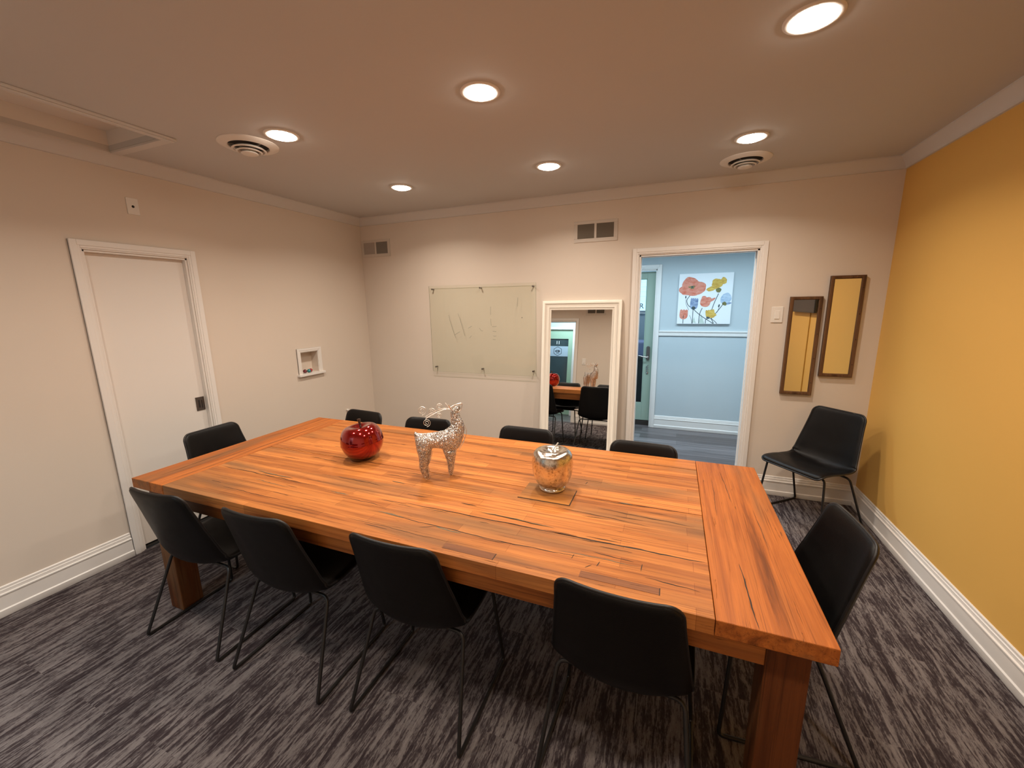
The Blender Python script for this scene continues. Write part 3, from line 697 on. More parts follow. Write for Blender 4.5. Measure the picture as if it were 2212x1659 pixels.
# end boards, grain across the table
for k, (x0, x1) in enumerate(((TX0, BX0 - .001), (BX1 + .001, TX1))):
    mb = MB()
    if k == 0:
        cuts = [x0, .885, x1]
        for i in range(2): mb.box(cuts[i] + (.0008 if i else 0), cuts[i + 1] - (.0008 if i < 1 else 0), TY0, TY1, TH - TS, TH)
    else: mb.box(x0, x1, TY0, TY1, TH - TS, TH)
    e = tofs(mb.build('end_board', M['wood_y'], tbl, bevel=.003))
    cracks = [((3.60, -2.715), (3.590, -2.42), .0042, 50), ((3.62, -1.95), (3.605, -1.60), .0022, 51), ((3.70, -2.3), (3.695, -2.0), .0014, 52), ((3.55, -2.1), (3.56, -1.7), .0014, 56)] if k else \
             [((.84, -2.66), (.82, -2.2), .005, 53), ((.93, -2.3), (.94, -1.6), .005, 54), ((.80, -2.0), (.81, -1.55), .003, 55), ((.96, -2.65), (.955, -2.2), .004, 57)]
    for (p0, p1, w_, sd) in cracks:
        mb = MB(); crackline(mb, 1, p0, p1, w_, sd, amp=.0009); tofs(mb.build('surface_crack', M['crack'], tbl))
# aprons and legs
LG = .106; lx0, lx1, ly0, ly1 = TX0 + .072, TX1 - .045, TY0 + .029, TY1 - .029
for (y0, y1) in ((ly0 + .004, ly0 + .034), (ly1 - .034, ly1 - .004)):
    mb = MB(); mb.box(lx0 + LG, lx1 - LG, y0, y1, .640, TH - TS); tofs(mb.build('apron', M['wood_x'], tbl, bevel=.002))
for (x0, x1) in ((lx0 + .004, lx0 + .034), (lx1 - .034, lx1 - .004)):
    mb = MB(); mb.box(x0, x1, ly0 + LG, ly1 - LG, .640, TH - TS); tofs(mb.build('apron', M['wood_y'], tbl, bevel=.002))
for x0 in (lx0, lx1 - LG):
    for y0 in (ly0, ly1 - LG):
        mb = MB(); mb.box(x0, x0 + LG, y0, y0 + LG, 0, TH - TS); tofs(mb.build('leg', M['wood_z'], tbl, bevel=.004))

# ------------------------------------------------------------------ chairs
def make_chair(label):
    root = thing('dining_chair', label, 'chair')
    prof = [(.486, .434), (.476, .446), (.43, .451), (.35, .444), (.27, .430), (.20, .416), (.145, .413), (.103, .432), (.080, .474), (.066, .53), (.050, .60), (.032, .69), (.012, .78), (.001, .826)]
    NS, NT = 49, 25
    C = cr([(a, b, 0) for a, b in prof], NS); ln = [0]
    for i in range(1, NS): ln.append(ln[-1] + (C[i] - C[i - 1]).length)
    Ltot = ln[-1]
    wtab = [(0, .222), (.10, .2285), (.30, .230), (.40, .228), (.50, .226), (.62, .215), (.75, .201), (.88, .188), (1, .180)]
    wrap = [(0, .000), (.06, .010), (.25, .018), (.38, .034), (.50, .056), (.70, .052), (.90, .038), (1, .032)]
    ic = min(range(NS), key=lambda i: abs(C[i].x - .135) + abs(C[i].y - .415))
    F_, B_ = [], []
    rows = []
    # finer rows near both ends so that the corners round off
    par = sorted(set([0, .004, .010, .020, .035] + [ln[i] / Ltot for i in range(3, NS - 3)] + [.955, .970, .982, .992, .997, 1]))
    def at(f):
        s = f * Ltot; j = max(0, min(NS - 2, next((k for k in range(NS - 1) if ln[k + 1] >= s), NS - 2)))
        g = (s - ln[j]) / (ln[j + 1] - ln[j]); p = C[j].lerp(C[j + 1], g)
        a, b = C[max(0, j - 1)], C[min(NS - 1, j + 2)]; t = (b - a).normalized(); n = Vector((t.y, -t.x, 0))
        if n.dot(Vector((.3, .7, 0))) < 0: n = -n          # towards the sitter (up on the seat, forward on the back)
        return p, n
    fc = ln[ic] / Ltot
    for f in par:
        p, n = at(f); w = lerp_tab(wtab, f); r = .045; d = min(f, 1 - f) * Ltot
        rt = r if f > .5 else .035
        if d < rt: w -= rt * (1 - math.sqrt(max(0, 1 - ((rt - d) / rt) ** 2)))
        wr = lerp_tab(wrap, f); row = []
        for k in range(NT):
            t = -1 + 2 * k / (NT - 1); t = math.sin(t * PI / 2) * .35 + t * .65
            u = t * w; q = p + n * (wr * (abs(u) / .225) ** 2.2)
            edge = min(1, min((w - abs(u)) / .03, d / .03)); th = .0045 + .0085 * math.sqrt(max(0, 1 - (1 - max(0, edge)) ** 2))
            slope = wr * 2.2 / .225 * (abs(u) / .225) ** 1.2 * (1 if u > 0 else -1)
            nv = Vector((-slope, n.x, n.y)).normalized()
            m = Vector((u, q.x, q.y)); row.append((m + nv * th, m - nv * th, m))
        rows.append(row)
    isplit = min(range(len(par)), key=lambda i: abs(par[i] - fc))
    def shell(i0, i1, name):
        mb = MB(); R = rows[i0:i1 + 1]; nr = len(R)
        vs = [c[0] for row in R for c in row] + [c[1] for row in R for c in row]; o = nr * NT; fs = []
        for i in range(nr - 1):
            for k in range(NT - 1):
                a = i * NT + k; fs.append((a, a + 1, a + NT + 1, a + NT)); fs.append((o + a, o + a + NT, o + a + NT + 1, o + a + 1))
        for i in range(nr - 1):
            for k in (0, NT - 1): a = i * NT + k; fs.append((a, a + NT, o + a + NT, o + a))
        for i in (0, nr - 1):
            for k in range(NT - 1): a = i * NT + k; fs.append((a, o + a, o + a + 1, a + 1))
        mb.add(vs, fs); return mb.build(name, M['leather'], root, smooth=60)
    seat = shell(0, isplit, 'seat'); back = shell(isplit, len(rows) - 1, 'backrest')
    def rim(i0, i1, parent, which):
        R = rows[i0:i1 + 1]
        pts = [r[0][2] for r in R] if which == 'back' else [r[0][2] for r in reversed(R)]
        end = R[-1] if which == 'back' else R[0]
        pts += [c[2] for c in end[1:-1]]
        pts += [r[-1][2] for r in (reversed(R) if which == 'back' else R)]
        mb = MB(); mb.tube(pts, .0058, 8); mb.build('piping', M['piping'], parent, smooth=60)
    rim(0, isplit, seat, 'seat'); rim(isplit, len(rows) - 1, back, 'back')
    # crease stitching roll between seat and back
    # sled frame: four bent legs, two floor runners, two crossbars
    rr = .0076
    def bent(pts, rad=.03):
        out = [Vector(pts[0])]
        for i in range(1, len(pts) - 1):
            a, b, c = Vector(pts[i - 1]), Vector(pts[i]), Vector(pts[i + 1]); ra = min(rad, (a - b).length * .45, (c - b).length * .45)
            p0, p1 = b + (a - b).normalized() * ra, b + (c - b).normalized() * ra
            for k in range(7): t = k / 6; out.append(p0 * (1 - t) ** 2 + b * 2 * t * (1 - t) + p1 * t * t)
        out.append(Vector(pts[-1])); return out
    L0 = .452
    for s in (1, -1):
        mb = MB(); mb.tube(bent([(s * .11, .160, .396), (s * .208, .156, .395), (s * .250, .002, rr), (s * .250, .05, rr)], .032), rr, 10)
        mb.build('leg', M['blacksteel'], root, smooth=60)
        mb = MB(); mb.tube(bent([(s * .11, .418, .433), (s * .210, .420, .431), (s * .250, L0 - .002, rr), (s * .250, L0 - .05, rr)], .032), rr, 10)
        mb.build('leg', M['blacksteel'], root, smooth=60)
        mb = MB(); mb.tube([(s * .250, .05, rr), (s * .250, L0 - .05, rr)], rr, 10); mb.build('floor_runner', M['blacksteel'], root, smooth=60)
    mb = MB(); mb.tube([(-.11, .160, .396), (.11, .160, .396)], rr, 10); mb.build('crossbar', M['blacksteel'], root, smooth=60)
    mb = MB(); mb.tube([(-.11, .418, .433), (.11, .418, .433)], rr, 10); mb.build('crossbar', M['blacksteel'], root, smooth=60)
    return root
# local +y is the way the sitter faces; angle below is the world heading in degrees
chairs = [
    (1.180, -2.862, 92.5, 'black leather chair on the camera side of the table, at its left end'),
    (1.795, -2.845, 91.5, 'black leather chair, second from the left on the camera side of the table'),
    (2.447, -2.810, 91.0, 'black leather chair, third from the left on the camera side of the table'),
    (3.228, -2.792, 88.0, 'nearest black leather chair, its back overlapping the table edge by the right end'),
    (1.115, -1.375, -95, 'black leather chair behind the red apple on the far side of the table'),
    (1.715, -1.392, -87, 'black leather chair behind the silver reindeer on the far side of the table'),
    (2.470, -1.378, -91, 'black leather chair on the far side of the table below the leaning mirror'),
    (3.215, -1.432, -92, 'black leather chair on the far side of the table in front of the doorway'),
    (.372, -2.100, 2.0, 'black leather chair at the left end of the table by the pocket door'),
    (4.020, -2.090, 184, 'black leather chair at the right end of the table by the yellow wall'),
    (4.540, -.212, 221, 'black leather chair standing apart in the corner below the two small mirrors'),
]
GC = 'black leather sled base chairs'
ch0 = make_chair(chairs[0][3]); ch0['group'] = GC
ch0.location = (chairs[0][0], chairs[0][1], 0); ch0.rotation_euler = (0, 0, math.radians(chairs[0][2] - 90))
for (x, y, a, lab) in chairs[1:]: dup(ch0, (x, y, 0), math.radians(a - 90), lab, GC)

# ------------------------------------------------------------------ table ornaments
ap = thing('apple_box', 'large glossy red apple shaped box with dark stem on the table', 'ornament', (1.700, -2.075, TH), math.radians(20))
R_ = .1165
def apple_prof(th, R=R_, h=.195):
    """th from 0 (bottom) to pi (top dimple)"""
    r = R * math.sin(th) ** .86 * (1 + .04 * math.sin(th)) * (1 + .03 * -math.cos(th)); z = h * (.5 - .5 * math.cos(th) * (1.0 + .0)) 
    return r, z
def apple_pts(a0, a1, n):
    out = []
    for i in range(n + 1):
        th = a0 + (a1 - a0) * i / n; s = math.sin(th)
        r = R_ * (s ** .74) * (.985 + .035 * math.sin(th - .5)); z = .1085 * (1 - math.cos(th))
        if th > PI * .72: k = (th - PI * .72) / (PI * .28); z -= .042 * k * k
        if th < PI * .12: z = max(z, 0) + .006 * (1 - th / (PI * .12))
        out.append((r, z))
    return out
SE = 1.50
mb = MB(); mb.lathe(apple_pts(0.0, SE, 26), 56); bowl = mb.build('bowl', M['red'], ap, smooth=70)
pr = apple_pts(SE, PI, 34); pr = [(pr[0][0] - .006, pr[0][1] - .003), (pr[0][0] + .0022, pr[0][1] - .001), (pr[0][0] + .0026, pr[0][1] + .002)] + pr[2:]
mb = MB(); mb.lathe(pr, 56); lid = mb.build('lid', M['red'], ap, smooth=50)
mb = MB(); pts = cr([(0, 0, .160), (-.002, 0, .185), (-.006, 0, .208), (-.011, .002, .236)], 10); mb.tube(pts, [.008, .0075, .007, .0065, .006, .006, .0065, .0075, .009, .0095], 10)
mb.build('stem', M['stem'], ap, smooth=60)
for o in (bowl, lid): o.rotation_euler = (math.radians(0), math.radians(-7), 0)
bowl.location = lid.location = (.012, 0, .0015)

mc = thing('mercury_apple', 'silver mottled glass apple ornament with footed base on the table', 'ornament', (2.842, -2.080, TH))
pts = cr([(.001, .010, 0), (.048, .012, 0), (.063, .022, 0), (.082, .048, 0), (.093, .085, 0), (.0965, .122, 0), (.0955, .150, 0), (.088, .178, 0), (.070, .194, 0), (.048, .196, 0), (.028, .189, 0), (.010, .174, 0), (.001, .165, 0)], 40)
mb = MB(); mb.lathe([(p.x, p.y) for p in pts], 56); mb.build('body', M['mercury'], mc, smooth=80)
mb = MB(); mb.lathe([(.040, .001), (.057, .0), (.0635, .005), (.0625, .012), (.054, .018), (.040, .018), (.040, .001)], 48); mb.build('foot_ring', M['mercury'], mc, smooth=60)
mb = MB(); mb.tube([(0, 0, .160), (.002, .002, .185), (.008, .004, .200), (.024, .012, .226)], .0030, 8); mb.build('stem', M['candlestem'], mc, smooth=60)

# wire reindeer
dr = thing('reindeer_figure', 'silver glitter wire reindeer figurine between the red and silver apples', 'ornament', (2.243, -2.158, TH), math.atan2(.075, .109))
nodes = [(-.052, 0, .196, .046), (-.015, 0, .194, .046), (.028, 0, .192, .047), (.075, 0, .196, .056), (.108, 0, .222, .052), (.124, 0, .256, .041), (.119, 0, .292, .032), (.107, 0, .325, .022), (.110, 0, .343, .021), (.124, 0, .357, .014), (.136, 0, .367, .008), (-.082, 0, .226, .018), (-.094, 0, .247, .006)]
edges = [(i, i + 1) for i in range(10)] + [(0, 11), (11, 12)]
for s in (1, -1):
    b = len(nodes); nodes += [(-.052, s * .024, .155, .040), (-.050, s * .027, .110, .030), (-.062, s * .027, .075, .023), (-.052, s * .026, .035, .019), (-.044, s * .025, .010, .012)]
    edges += [(0, b), (b, b + 1), (b + 1, b + 2), (b + 2, b + 3), (b + 3, b + 4)]
    b = len(nodes); nodes += [(.078, s * .020, .145, .036), (.077, s * .022, .095, .024), (.077, s * .022, .045, .017), (.073, s * .022, .009, .010)]
    edges += [(3, b), (b, b + 1), (b + 1, b + 2), (b + 2, b + 3)]
me = bpy.data.meshes.new('body'); me.from_pydata([n[:3] for n in nodes], edges, []); me.materials.append(M['glitter'])
body = bpy.data.objects.new('body', me); COL.objects.link(body); body.parent = dr
sk = body.modifiers.new('skin', 'SKIN'); sk.use_smooth_shade = True
for i, n in enumerate(nodes): sv = me.skin_vertices[0].data[i]; sv.radius = (n[3], n[3]); sv.use_root = (i == 0)
sb = body.modifiers.new('sub', 'SUBSURF'); sb.levels = sb.render_levels = 2
wr = .0015
mb = MB()
outline = [[(-.094, 0, .250), (-.070, 0, .238), (-.02, 0, .236), (.03, 0, .234), (.07, 0, .242), (.092, 0, .262), (.092, 0, .30), (.086, 0, .345)],
           [(.165, 0, .235), (.163, 0, .215), (.148, 0, .180), (.115, 0, .152)], [(.165, 0, .235), (.152, 0, .275), (.135, 0, .32), (.132, 0, .345)]]
for pl in outline: mb.tube(cr(pl, 20), wr, 6)
for s in (1, -1):
    for pl in ([(-.086, s * .03, .165), (-.072, s * .036, .12), (-.082, s * .036, .078), (-.066, s * .034, .03), (-.050, s * .032, .003)], [(-.012, s * .03, .150), (-.025, s * .036, .105), (-.040, s * .036, .07), (-.032, s * .034, .02), (-.044, s * .03, .003)],
               [(.052, s * .03, .145), (.058, s * .036, .08), (.066, s * .03, .003)], [(.104, s * .028, .15), (.094, s * .034, .08), (.082, s * .03, .01)]): mb.tube(cr(pl, 14), wr * .9, 6)
    mb.tube(cr([(.12, s * .040, .15), (.15, s * .030, .20), (.13, s * .03, .25)], 12), wr, 6)
mb.build('wire_outline', M['silver'], dr, smooth=60)
mb = MB(); tri = [(.083, -.010, .362), (.110, -.012, .376), (.146, -.004, .380), (.140, -.004, .352), (.118, -.010, .335), (.104, -.012, .345)]
mb.tube(cr(tri + [tri[0]], 26), .0030, 6); mb.tube([(.084, .008, .354), (.072, .012, .372), (.064, .014, .386)], [.002, .0035, .0012], 6); mb.tube([(.090, -.012, .356), (.082, -.020, .372), (.078, -.024, .384)], [.002, .0035, .0012], 6)
mb.build('head_wire', M['silver'], dr, smooth=60)
def spiral(cx, cz, r, y, turns=2.1, start=0.0, sgn=1, n=34):
    return [(cx + r * (1 - i / n * .86) * math.cos(start + sgn * 2 * PI * turns * i / n), y, cz + r * (1 - i / n * .86) * math.sin(start + sgn * 2 * PI * turns * i / n)) for i in range(n + 1)]
for s, sp in ((1, [(-.053, .352, .0235), (.033, .366, .0185)]), (-1, [(-.006, .353, .0205), (-.033, .297, .0205), (.028, .331, .0140)])):
    mb = MB(); mb.tube(cr([(.090, s * .006, .352), (.060, s * .012, .357), (.020, s * .018, .346), (-.015, s * .020, .330), (-.036, s * .020, .318)], 24), .0022, 6)
    for (cx, cz, r) in sp: mb.tube(spiral(cx, cz, r, s * .020, start=-1.57), .0013, 6)
    mb.build('antler', M['silver'], dr, smooth=60)

# ------------------------------------------------------------------ leaning floor mirror
fm = thing('floor_mirror', 'tall cream framed mirror leaning on the back wall beside the doorway', 'mirror', (2.527, -.150, .004))
MWd, MHt, FW = .745, 1.668, .088
fp = [(0, 0), (0, .030), (.010, .036), (.026, .036), (.034, .028), (.050, .022), (.064, .024), (.070, .018), (.080, .016), (.088, .010), (.088, 0)]
def frame_mb(w, h, prof, mi=0):
    """mitred rectangular frame in the local xz plane, front towards -y; prof = (inward, forward)"""
    mb = MB(); k = len(prof)
    cor = [(-w / 2, 0, 1, 1), (w / 2, 0, -1, 1), (w / 2, h, -1, -1), (-w / 2, h, 1, -1)]
    vs = [(cx + sx * p[0], -p[1], cz + sz * p[0]) for (cx, cz, sx, sz) in cor for p in prof]
    fs = []
    for c in range(4):
        a, b = c * k, ((c + 1) % 4) * k
        fs += [(a + i, a + (i + 1) % k, b + (i + 1) % k, b + i) for i in range(k)]
    return mb.add(vs, fs, mi)
o = frame_mb(MWd, MHt, fp).build('frame', M['white_frame'], fm, smooth=35)
mb = MB(); mb.box(-MWd / 2 + .08, MWd / 2 - .08, -.012, -.006, .08, MHt - .08); g = mb.build('mirror_glass', M['mirror'], fm); g['label'] = 'mirror pane'
fm.rotation_euler = (-math.radians(5.0), 0, 0)

# two small mirrors with walnut frames
def small_mirror(label, x0, x1, z0, z1):
    r = thing('wall_mirror', label, 'mirror', ((x0 + x1) / 2, -.002, z0), 0, None)
    w, h = x1 - x0, z1 - z0
    frame_mb(w, h, [(0, 0), (0, .026), (.004, .030), (.020, .028), (.025, .022), (.025, 0)]).build('frame', M['frame_wood'], r, smooth=30)
    mb = MB(); mb.box(-w / 2 + .02, w / 2 - .02, -.018, -.013, .02, h - .02); mb.build('mirror_glass', M['mirror'], r)
    for k in range(4):
        mb = MB(); mb.lathe([(0, -.0305), (.0028, -.030), (.0036, -.028)], 10, (w / 2 - .012, 0, h * (.13 + .25 * k)), axis='y'); mb.build('nail', M['dark'], r, smooth=60)
    return r
small_mirror('lower left of two narrow walnut framed mirrors beside the light switch', 4.178, 4.390, .893, 1.667)
small_mirror('upper right of two narrow walnut framed mirrors nearest the yellow wall', 4.423, 4.636, 1.050, 1.816)

# television and cable cover on the yellow wall, seen in the small mirror
tv = thing('television', 'dark wall mounted television on the yellow wall, seen reflected in the small mirror', 'television', (W - .0015, -1.965, 1.50))
mb = MB(); mb.box(-.048, -.022, -.485, .485, 0, .56); mb.build('casing', M['tvcase'], tv, bevel=.004)
mb = MB(); mb.box(-.0495, -.048, -.475, .475, .012, .55); mb.build('screen', M['tv'], tv)
mb = MB(); mb.box(-.022, 0, -.15, .15, .13, .43); mb.build('wall_bracket', M['blacksteel'], tv)
mb = MB(); mb.box(W - .009, W, -1.774, -1.758, .168, 1.50)
tag(recenter(mb.build('cable_cover', M['raceway'], bevel=.002)), 'thin mustard cable cover running down the yellow wall', 'cable cover')

# ------------------------------------------------------------------ glass board
gb = thing('glass_board', 'clear glass writing board with faded marker strokes on the back wall', 'whiteboard', (1.485, -.0015, .928))
gw, gh = .602, .916
mb = MB(); y0, y1 = -.032, -.026
v = [(x, y, z) for z in (0, gh) for y in (y0, y1) for x in (-gw, gw)]
mb.add(v, [(0, 1, 5, 4), (2, 6, 7, 3)], 0); mb.add(v, [(0, 2, 3, 1), (4, 5, 7, 6), (0, 4, 6, 2), (1, 3, 7, 5)], 1)
mb.build('glass_pane', [M['glass'], M['glass_edge']], gb)
for x in (-.560, .004, .570):
    for z in (.050, .882):
        mb = MB(); mb.lathe([(0, -.042), (.007, -.0415), (.0085, -.038), (.0085, -.033)], 14, (x, 0, z), axis='y'); mb.lathe([(.0065, -.033), (.0065, 0)], 12, (x, 0, z), axis='y')
        mb.build('standoff', M['nickel'], gb, smooth=50)
mb = MB()
G = lambda x, z: (x - 1.485, -.0326, z - .928)
def thin(pts, w=.0016):
    P = [Vector(G(*p)) for p in pts]; lo, hi = [], []
    for i, p in enumerate(P):
        t = (P[min(i + 1, len(P) - 1)] - P[max(0, i - 1)]).normalized(); n = Vector((-t.z, 0, t.x)) * w; lo.append(p - n); hi.append(p + n)
    k = len(P); mb.add(lo + hi, [(i, i + 1, k + i + 1, k + i) for i in range(k - 1)])
for pl in ([(1.114, 1.541), (1.125, 1.48), (1.150, 1.40), (1.187, 1.298)], [(1.224, 1.555), (1.245, 1.50), (1.262, 1.44), (1.297, 1.322)], [(1.171, 1.328), (1.20, 1.345), (1.24, 1.365)],
           [(1.341, 1.403), (1.36, 1.412), (1.383, 1.425)], [(1.470, 1.405), (1.494, 1.375), (1.51, 1.378)], [(1.604, 1.622), (1.603, 1.585), (1.602, 1.538)], [(1.602, 1.50), (1.606, 1.43)],
           [(1.614, 1.422), (1.64, 1.421), (1.665, 1.426)], [(1.627, 1.327), (1.645, 1.323), (1.66, 1.327)], [(1.62, 1.375), (1.66, 1.37)], [(1.900, 1.706), (1.897, 1.66), (1.895, 1.62)], [(1.353, 1.301), (1.375, 1.325)], [(1.62, 1.29), (1.65, 1.288)]): thin(pl, .0013)
thin([(1.937, 1.512), (1.945, 1.509)], .005)
mb.build('marker_stroke', M['marker'], gb)

# ------------------------------------------------------------------ wall registers, switches, plates
def register(label, cx, cz, loc_y, rotz, w=.39, h=.182, two=('slat', 'slat')):
    r = thing('wall_vent', label, 'vent', (cx, loc_y, cz - h / 2), rotz, None)
    iw = .152; gz0, gz1 = .032, h - .026; halves = ((-.163, -.163 + iw), (.009, .009 + iw))
    mb = MB(); mb.box(-w / 2, w / 2, -.006, 0, 0, gz0); mb.box(-w / 2, w / 2, -.006, 0, gz1, h); mb.box(-w / 2, halves[0][0], -.006, 0, gz0, gz1)
    mb.box(halves[0][1], halves[1][0], -.006, 0, gz0, gz1); mb.box(halves[1][1], w / 2, -.006, 0, gz0, gz1); mb.build('vent_frame', M['register'], r, bevel=.0015)
    mb = MB(); mb.box(-.165, .165, -.0012, -.0004, gz0, gz1); mb.build('backing', M['dark'], r)
    for hh, key in zip(halves, two):
        mb = MB(); n = 22
        for k in range(n):
            x = hh[0] + (hh[1] - hh[0]) * (k + .5) / n
            mb.add([(x - .0030, -.0052, gz0), (x + .0030, -.0020, gz0), (x + .0030, -.0020, gz1), (x - .0030, -.0052, gz1), (x - .0030, -.0045, gz0), (x + .0030, -.0013, gz0), (x + .0030, -.0013, gz1), (x - .0030, -.0045, gz1)],
                   [(0, 1, 2, 3), (7, 6, 5, 4), (0, 4, 5, 1), (3, 2, 6, 7), (0, 3, 7, 4), (1, 5, 6, 2)])
        mb.build('louvre', M[key], r)
    return r
register('cream wall vent on the back wall between glass board and doorway', 2.640, 2.274, 0, 0)
register('cream wall vent in the left corner of the back wall', .2, 2.276, 0, 0, two=('slat_lit', 'slat'))
register('cream wall vent on the front wall, seen at the top of the leaning mirror', 1.90, 2.255, D, PI)
def switch(label, x, z, y, rotz):
    r = thing('light_switch', label, 'light switch', (x, y, z - .062), rotz)
    mb = MB(); mb.box(-.040, .040, -.007, 0, 0, .125); mb.build('switch_plate', M['plastic'], r, bevel=.003)
    mb = MB(); mb.add([(-.0165, -.007, .028), (.0165, -.007, .028), (.0165, -.007, .097), (-.0165, -.007, .097), (-.0165, -.0125, .030), (.0165, -.0125, .030), (.0165, -.008, .095), (-.0165, -.008, .095)],
                      [(0, 1, 5, 4), (4, 5, 6, 7), (2, 3, 7, 6), (0, 4, 7, 3), (1, 2, 6, 5)]); mb.build('rocker', M['plastic'], r, bevel=.001)
    return r
switch('white rocker light switch between the doorway and the small mirrors', 4.103, 1.528, 0, 0)
switch('white rocker light switch on the front wall, seen in the leaning mirror', 1.715, 1.235, D, PI)
wp = thing('wall_plate', 'small white plate with a dark hole above the pocket door', 'wall plate', (0, -2.118, 2.255), PI / 2)
mb = MB(); mb.box(-.033, .033, -.006, 0, 0, .103); mb.build('plate', M['plastic'], wp, bevel=.002)
mb = MB(); mb.lathe([(0, -.0068), (.008, -.0068), (.008, -.005)], 20, (0, 0, .050), axis='y'); mb.build('cable_hole', M['dark'], wp)
kb = thing('wall_bumper', 'small round white wall bumper low on the left wall', 'bumper', (0, -.452, .515), PI / 2)
mb = MB(); mb.lathe([(0, -.030), (.012, -.028), (.015, -.020), (.012, -.010), (.007, -.006), (.007, 0)], 20, axis='y'); mb.build('knob', M['plastic'], kb, smooth=60)

# niche in the left wall with three ornament balls
nc = thing('wall_niche', 'small white framed niche with a sill in the left wall', 'niche', (0, (NY0 + NY1) / 2, NZ0))
a = (NY1 - NY0) / 2; nh = NZ1 - NZ0
mb = MB()
for (i0, i1, th) in ((0, .040, .008), (.006, .034, .013), (.020, .040, .016)):
    mb.box(0, th, -a - i1, -a - i0, 0, nh + i1); mb.box(0, th, a + i0, a + i1, 0, nh + i1); mb.box(0, th, -a - i0, a + i0, nh + i0, nh + i1)
mb.build('niche_frame', M['trim'], nc, bevel=.0015)
mb = MB(); mb.box(-.088, 0, -a, a, -.001, .003); mb.box(0, .034, -a - .055, a + .055, -.018, .003); mb.build('sill', M['trim'], nc, bevel=.004)
mb = MB(); mb.box(-.0885, -.086, -a, a, .003, nh); mb.box(-.086, 0, a - .002, a, .003, nh); mb.box(-.086, 0, -a, -a + .002, .003, nh); mb.box(-.086, 0, -a, a, nh - .002, nh); mb.build('niche_lining', M['wall'], nc)
for (y, x, col, lab) in ((-.914, -.030, (.16, .012, .025), 'small dark red bauble in the wall niche, leftmost of three'), (-.880, -.014, (.02, .22, .24), 'small teal bauble in the wall niche'), (-.846, -.030, (.42, .03, .05), 'small bright red bauble in the wall niche beside the teal one')):
    mb = MB(); rb = .0185; mb.lathe([(rb * math.sin(PI * i / 16), rb - rb * math.cos(PI * i / 16)) for i in range(17)], 24)
    o = mb.build('bauble', plain('bauble_paint', col, .15, .4, .8), smooth=80, loc=(x, y, NZ0 + .003)); tag(o, lab, 'bauble', 'baubles in the niche')

# ------------------------------------------------------------------ ceiling fittings
def diffuser(label, x, y):
    r = thing('air_diffuser', label, 'vent', (x, y, H - .03))
    mb = MB(); mb.lathe([(.160, .030), (.160, .026), (.150, .020), (.110, .014), (.106, .018), (.106, .030)], 56); mb.build('outer_ring', M['ring'], r, smooth=40)
    mb = MB(); mb.lathe([(0, .0297), (.155, .0297)], 40); mb.build('backing', M['dark'], r)
    for (ra, z) in ((.088, -.004), (.066, -.014)):
        mb = MB(); mb.lathe([(ra, z + .006), (ra + .003, z + .004), (ra - .006, z), (ra - .012, z + .012), (ra - .010, z + .013), (ra, z + .006)], 48); mb.build('inner_ring', M['ring'], r, smooth=40)
    mb = MB(); mb.lathe([(0, -.026), (.040, -.025), (.046, -.021), (.036, -.006), (0, -.004)], 40); mb.build('centre_disc', M['ring'], r, smooth=40)
    for k in range(3):
        a_ = k * 2 * PI / 3; mb = MB(); mb.tube([(.10 * math.cos(a_), .10 * math.sin(a_), .018), (.03 * math.cos(a_), .03 * math.sin(a_), .010)], .003, 6); mb.build('spoke', M['slat'], r)
    return r
diffuser('round white ceiling diffuser beside the leftmost downlights', .918, -1.945)
diffuser('round white ceiling diffuser near the yellow wall side of the back wall', 3.735, -.405)

# ------------------------------------------------------------------ lamps
WARM = (1.0, .86, .725)
def downlight(label, x, y):
    r = thing('downlight', label, 'ceiling light', (x, y, H), 0, 'recessed downlights in the ceiling')
    mb = MB(); mb.lathe([(.092, 0), (.092, -.003), (.087, -.006), (.077, -.007), (.073, -.005), (.073, 0)], 48); mb.build('trim_ring', M['ring'], r, smooth=40)
    mb = MB(); mb.lathe([(0, -.021), (.025, -.0200), (.045, -.0170), (.060, -.0120), (.069, -.0070), (.073, -.0030)], 40); mb.build('lens', M['lens'], r, smooth=80)
    return r
lamps = [(1.190, -.835, 'lit downlight over the far left, nearest the left corner'), (2.450, -.835, 'lit downlight in the middle of the row nearest the back wall'), (3.708, -.825, 'lit downlight beside the round diffuser near the doorway'),
         (1.216, -1.965, 'lit downlight touching the round diffuser on the left'), (2.452, -1.945, 'lit downlight over the middle of the table'), (3.728, -1.935, 'lit downlight over the right end of the table'),
         (1.19, -3.24, 'lit downlight over the camera side of the room, left'), (2.45, -3.24, 'lit downlight over the camera side of the room, middle'), (3.71, -3.24, 'lit downlight over the camera side of the room, right')]
d0 = downlight(lamps[0][2], lamps[0][0], lamps[0][1])
for (x, y, lab) in lamps[1:]: dup(d0, (x, y, H), 0, lab)
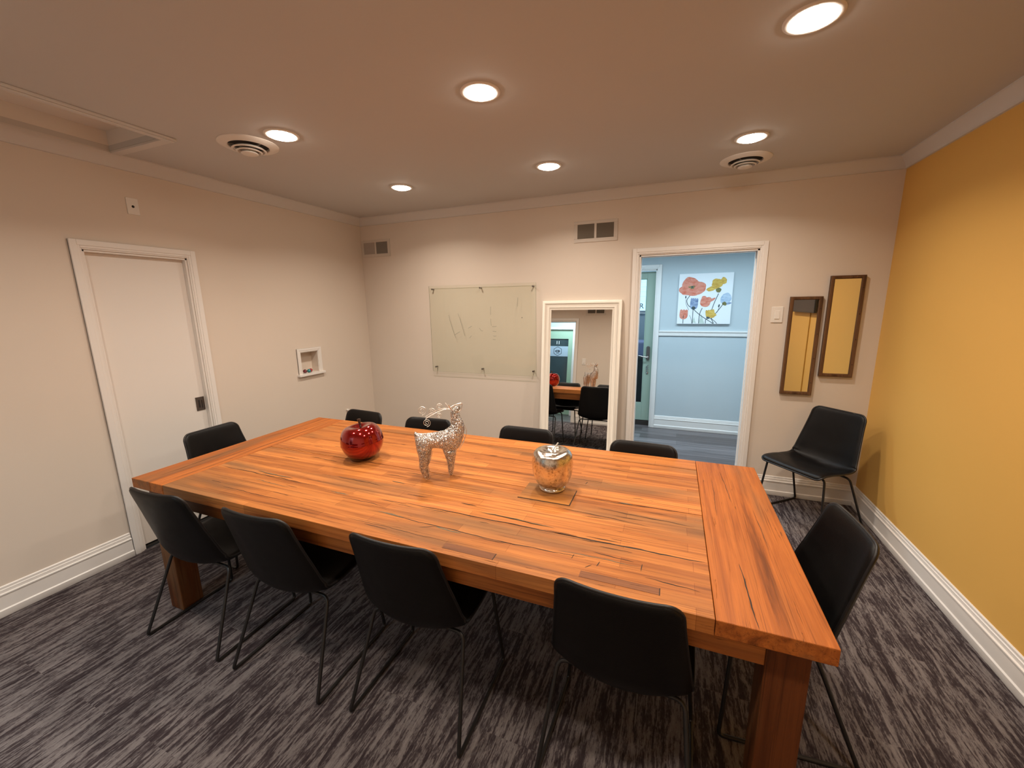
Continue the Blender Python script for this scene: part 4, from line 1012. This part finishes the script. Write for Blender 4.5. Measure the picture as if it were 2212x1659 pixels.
def area(name, loc, size, energy, color, shape='DISK', sy=None, spread=PI, rot=(0, 0, 0)):
    l = bpy.data.lights.new(name, 'AREA'); l.shape = shape; l.size = size
    if sy: l.size_y = sy
    l.energy = energy; l.color = color; l.spread = spread
    o = bpy.data.objects.new(name, l); COL.objects.link(o); o.location = loc; o.rotation_euler = rot; return o
for k, (x, y, lab) in enumerate(lamps):
    area('downlight_glow', (x, y, H - .0225), .13, 11.2 if y > -3 else 9.0, WARM, spread=math.radians(144))
COOL = (.66, .86, 1.0)
area('hallway_lamp', (3.5, .62, HH - .01), 2.6, 50, COOL, 'RECTANGLE', .3, spread=math.radians(150))
area('office_lamp', (2.6, 2.7, 2.48), .6, 12, (.8, .9, 1.0), 'RECTANGLE', .6)
area('entry_lamp', (1.1, -5.0, HH - .01), .9, 36, COOL, 'RECTANGLE', .5)

wld = bpy.data.worlds.new('world'); S.world = wld; wld.use_nodes = True
wld.node_tree.nodes['Background'].inputs[0].default_value = (.05, .045, .04, 1); wld.node_tree.nodes['Background'].inputs[1].default_value = .3

# ------------------------------------------------------------------ camera
cam = bpy.data.cameras.new('camera'); co = bpy.data.objects.new('camera', cam); COL.objects.link(co)
r_ = Vector((.92965467, .36813384, -.01482128)); u_ = Vector((-.05766247, .18511261, .98102414)); f_ = Vector((-.36389179, .91115904, -.19331831))
mt = Matrix(((r_.x, u_.x, -f_.x, 3.33931546), (r_.y, u_.y, -f_.y, -3.82705321), (r_.z, u_.z, -f_.z, 1.64044081), (0, 0, 0, 1)))
co.matrix_world = mt
cam.sensor_fit = 'HORIZONTAL'; cam.sensor_width = 36; cam.lens = 872.1458 / 2212 * 36; cam.clip_start = .02
S.camera = co
S.view_settings.view_transform = 'Standard'; S.view_settings.look = 'None'; S.view_settings.exposure = 0; S.view_settings.gamma = 1
S.view_settings.use_curve_mapping = False
S.cycles.max_bounces = 10; S.cycles.diffuse_bounces = 6; S.cycles.glossy_bounces = 6; S.cycles.transparent_max_bounces = 16
S.cycles.sample_clamp_indirect = 4.0
S.cycles.use_denoising = True
S.cycles.caustics_reflective = False; S.cycles.caustics_refractive = False
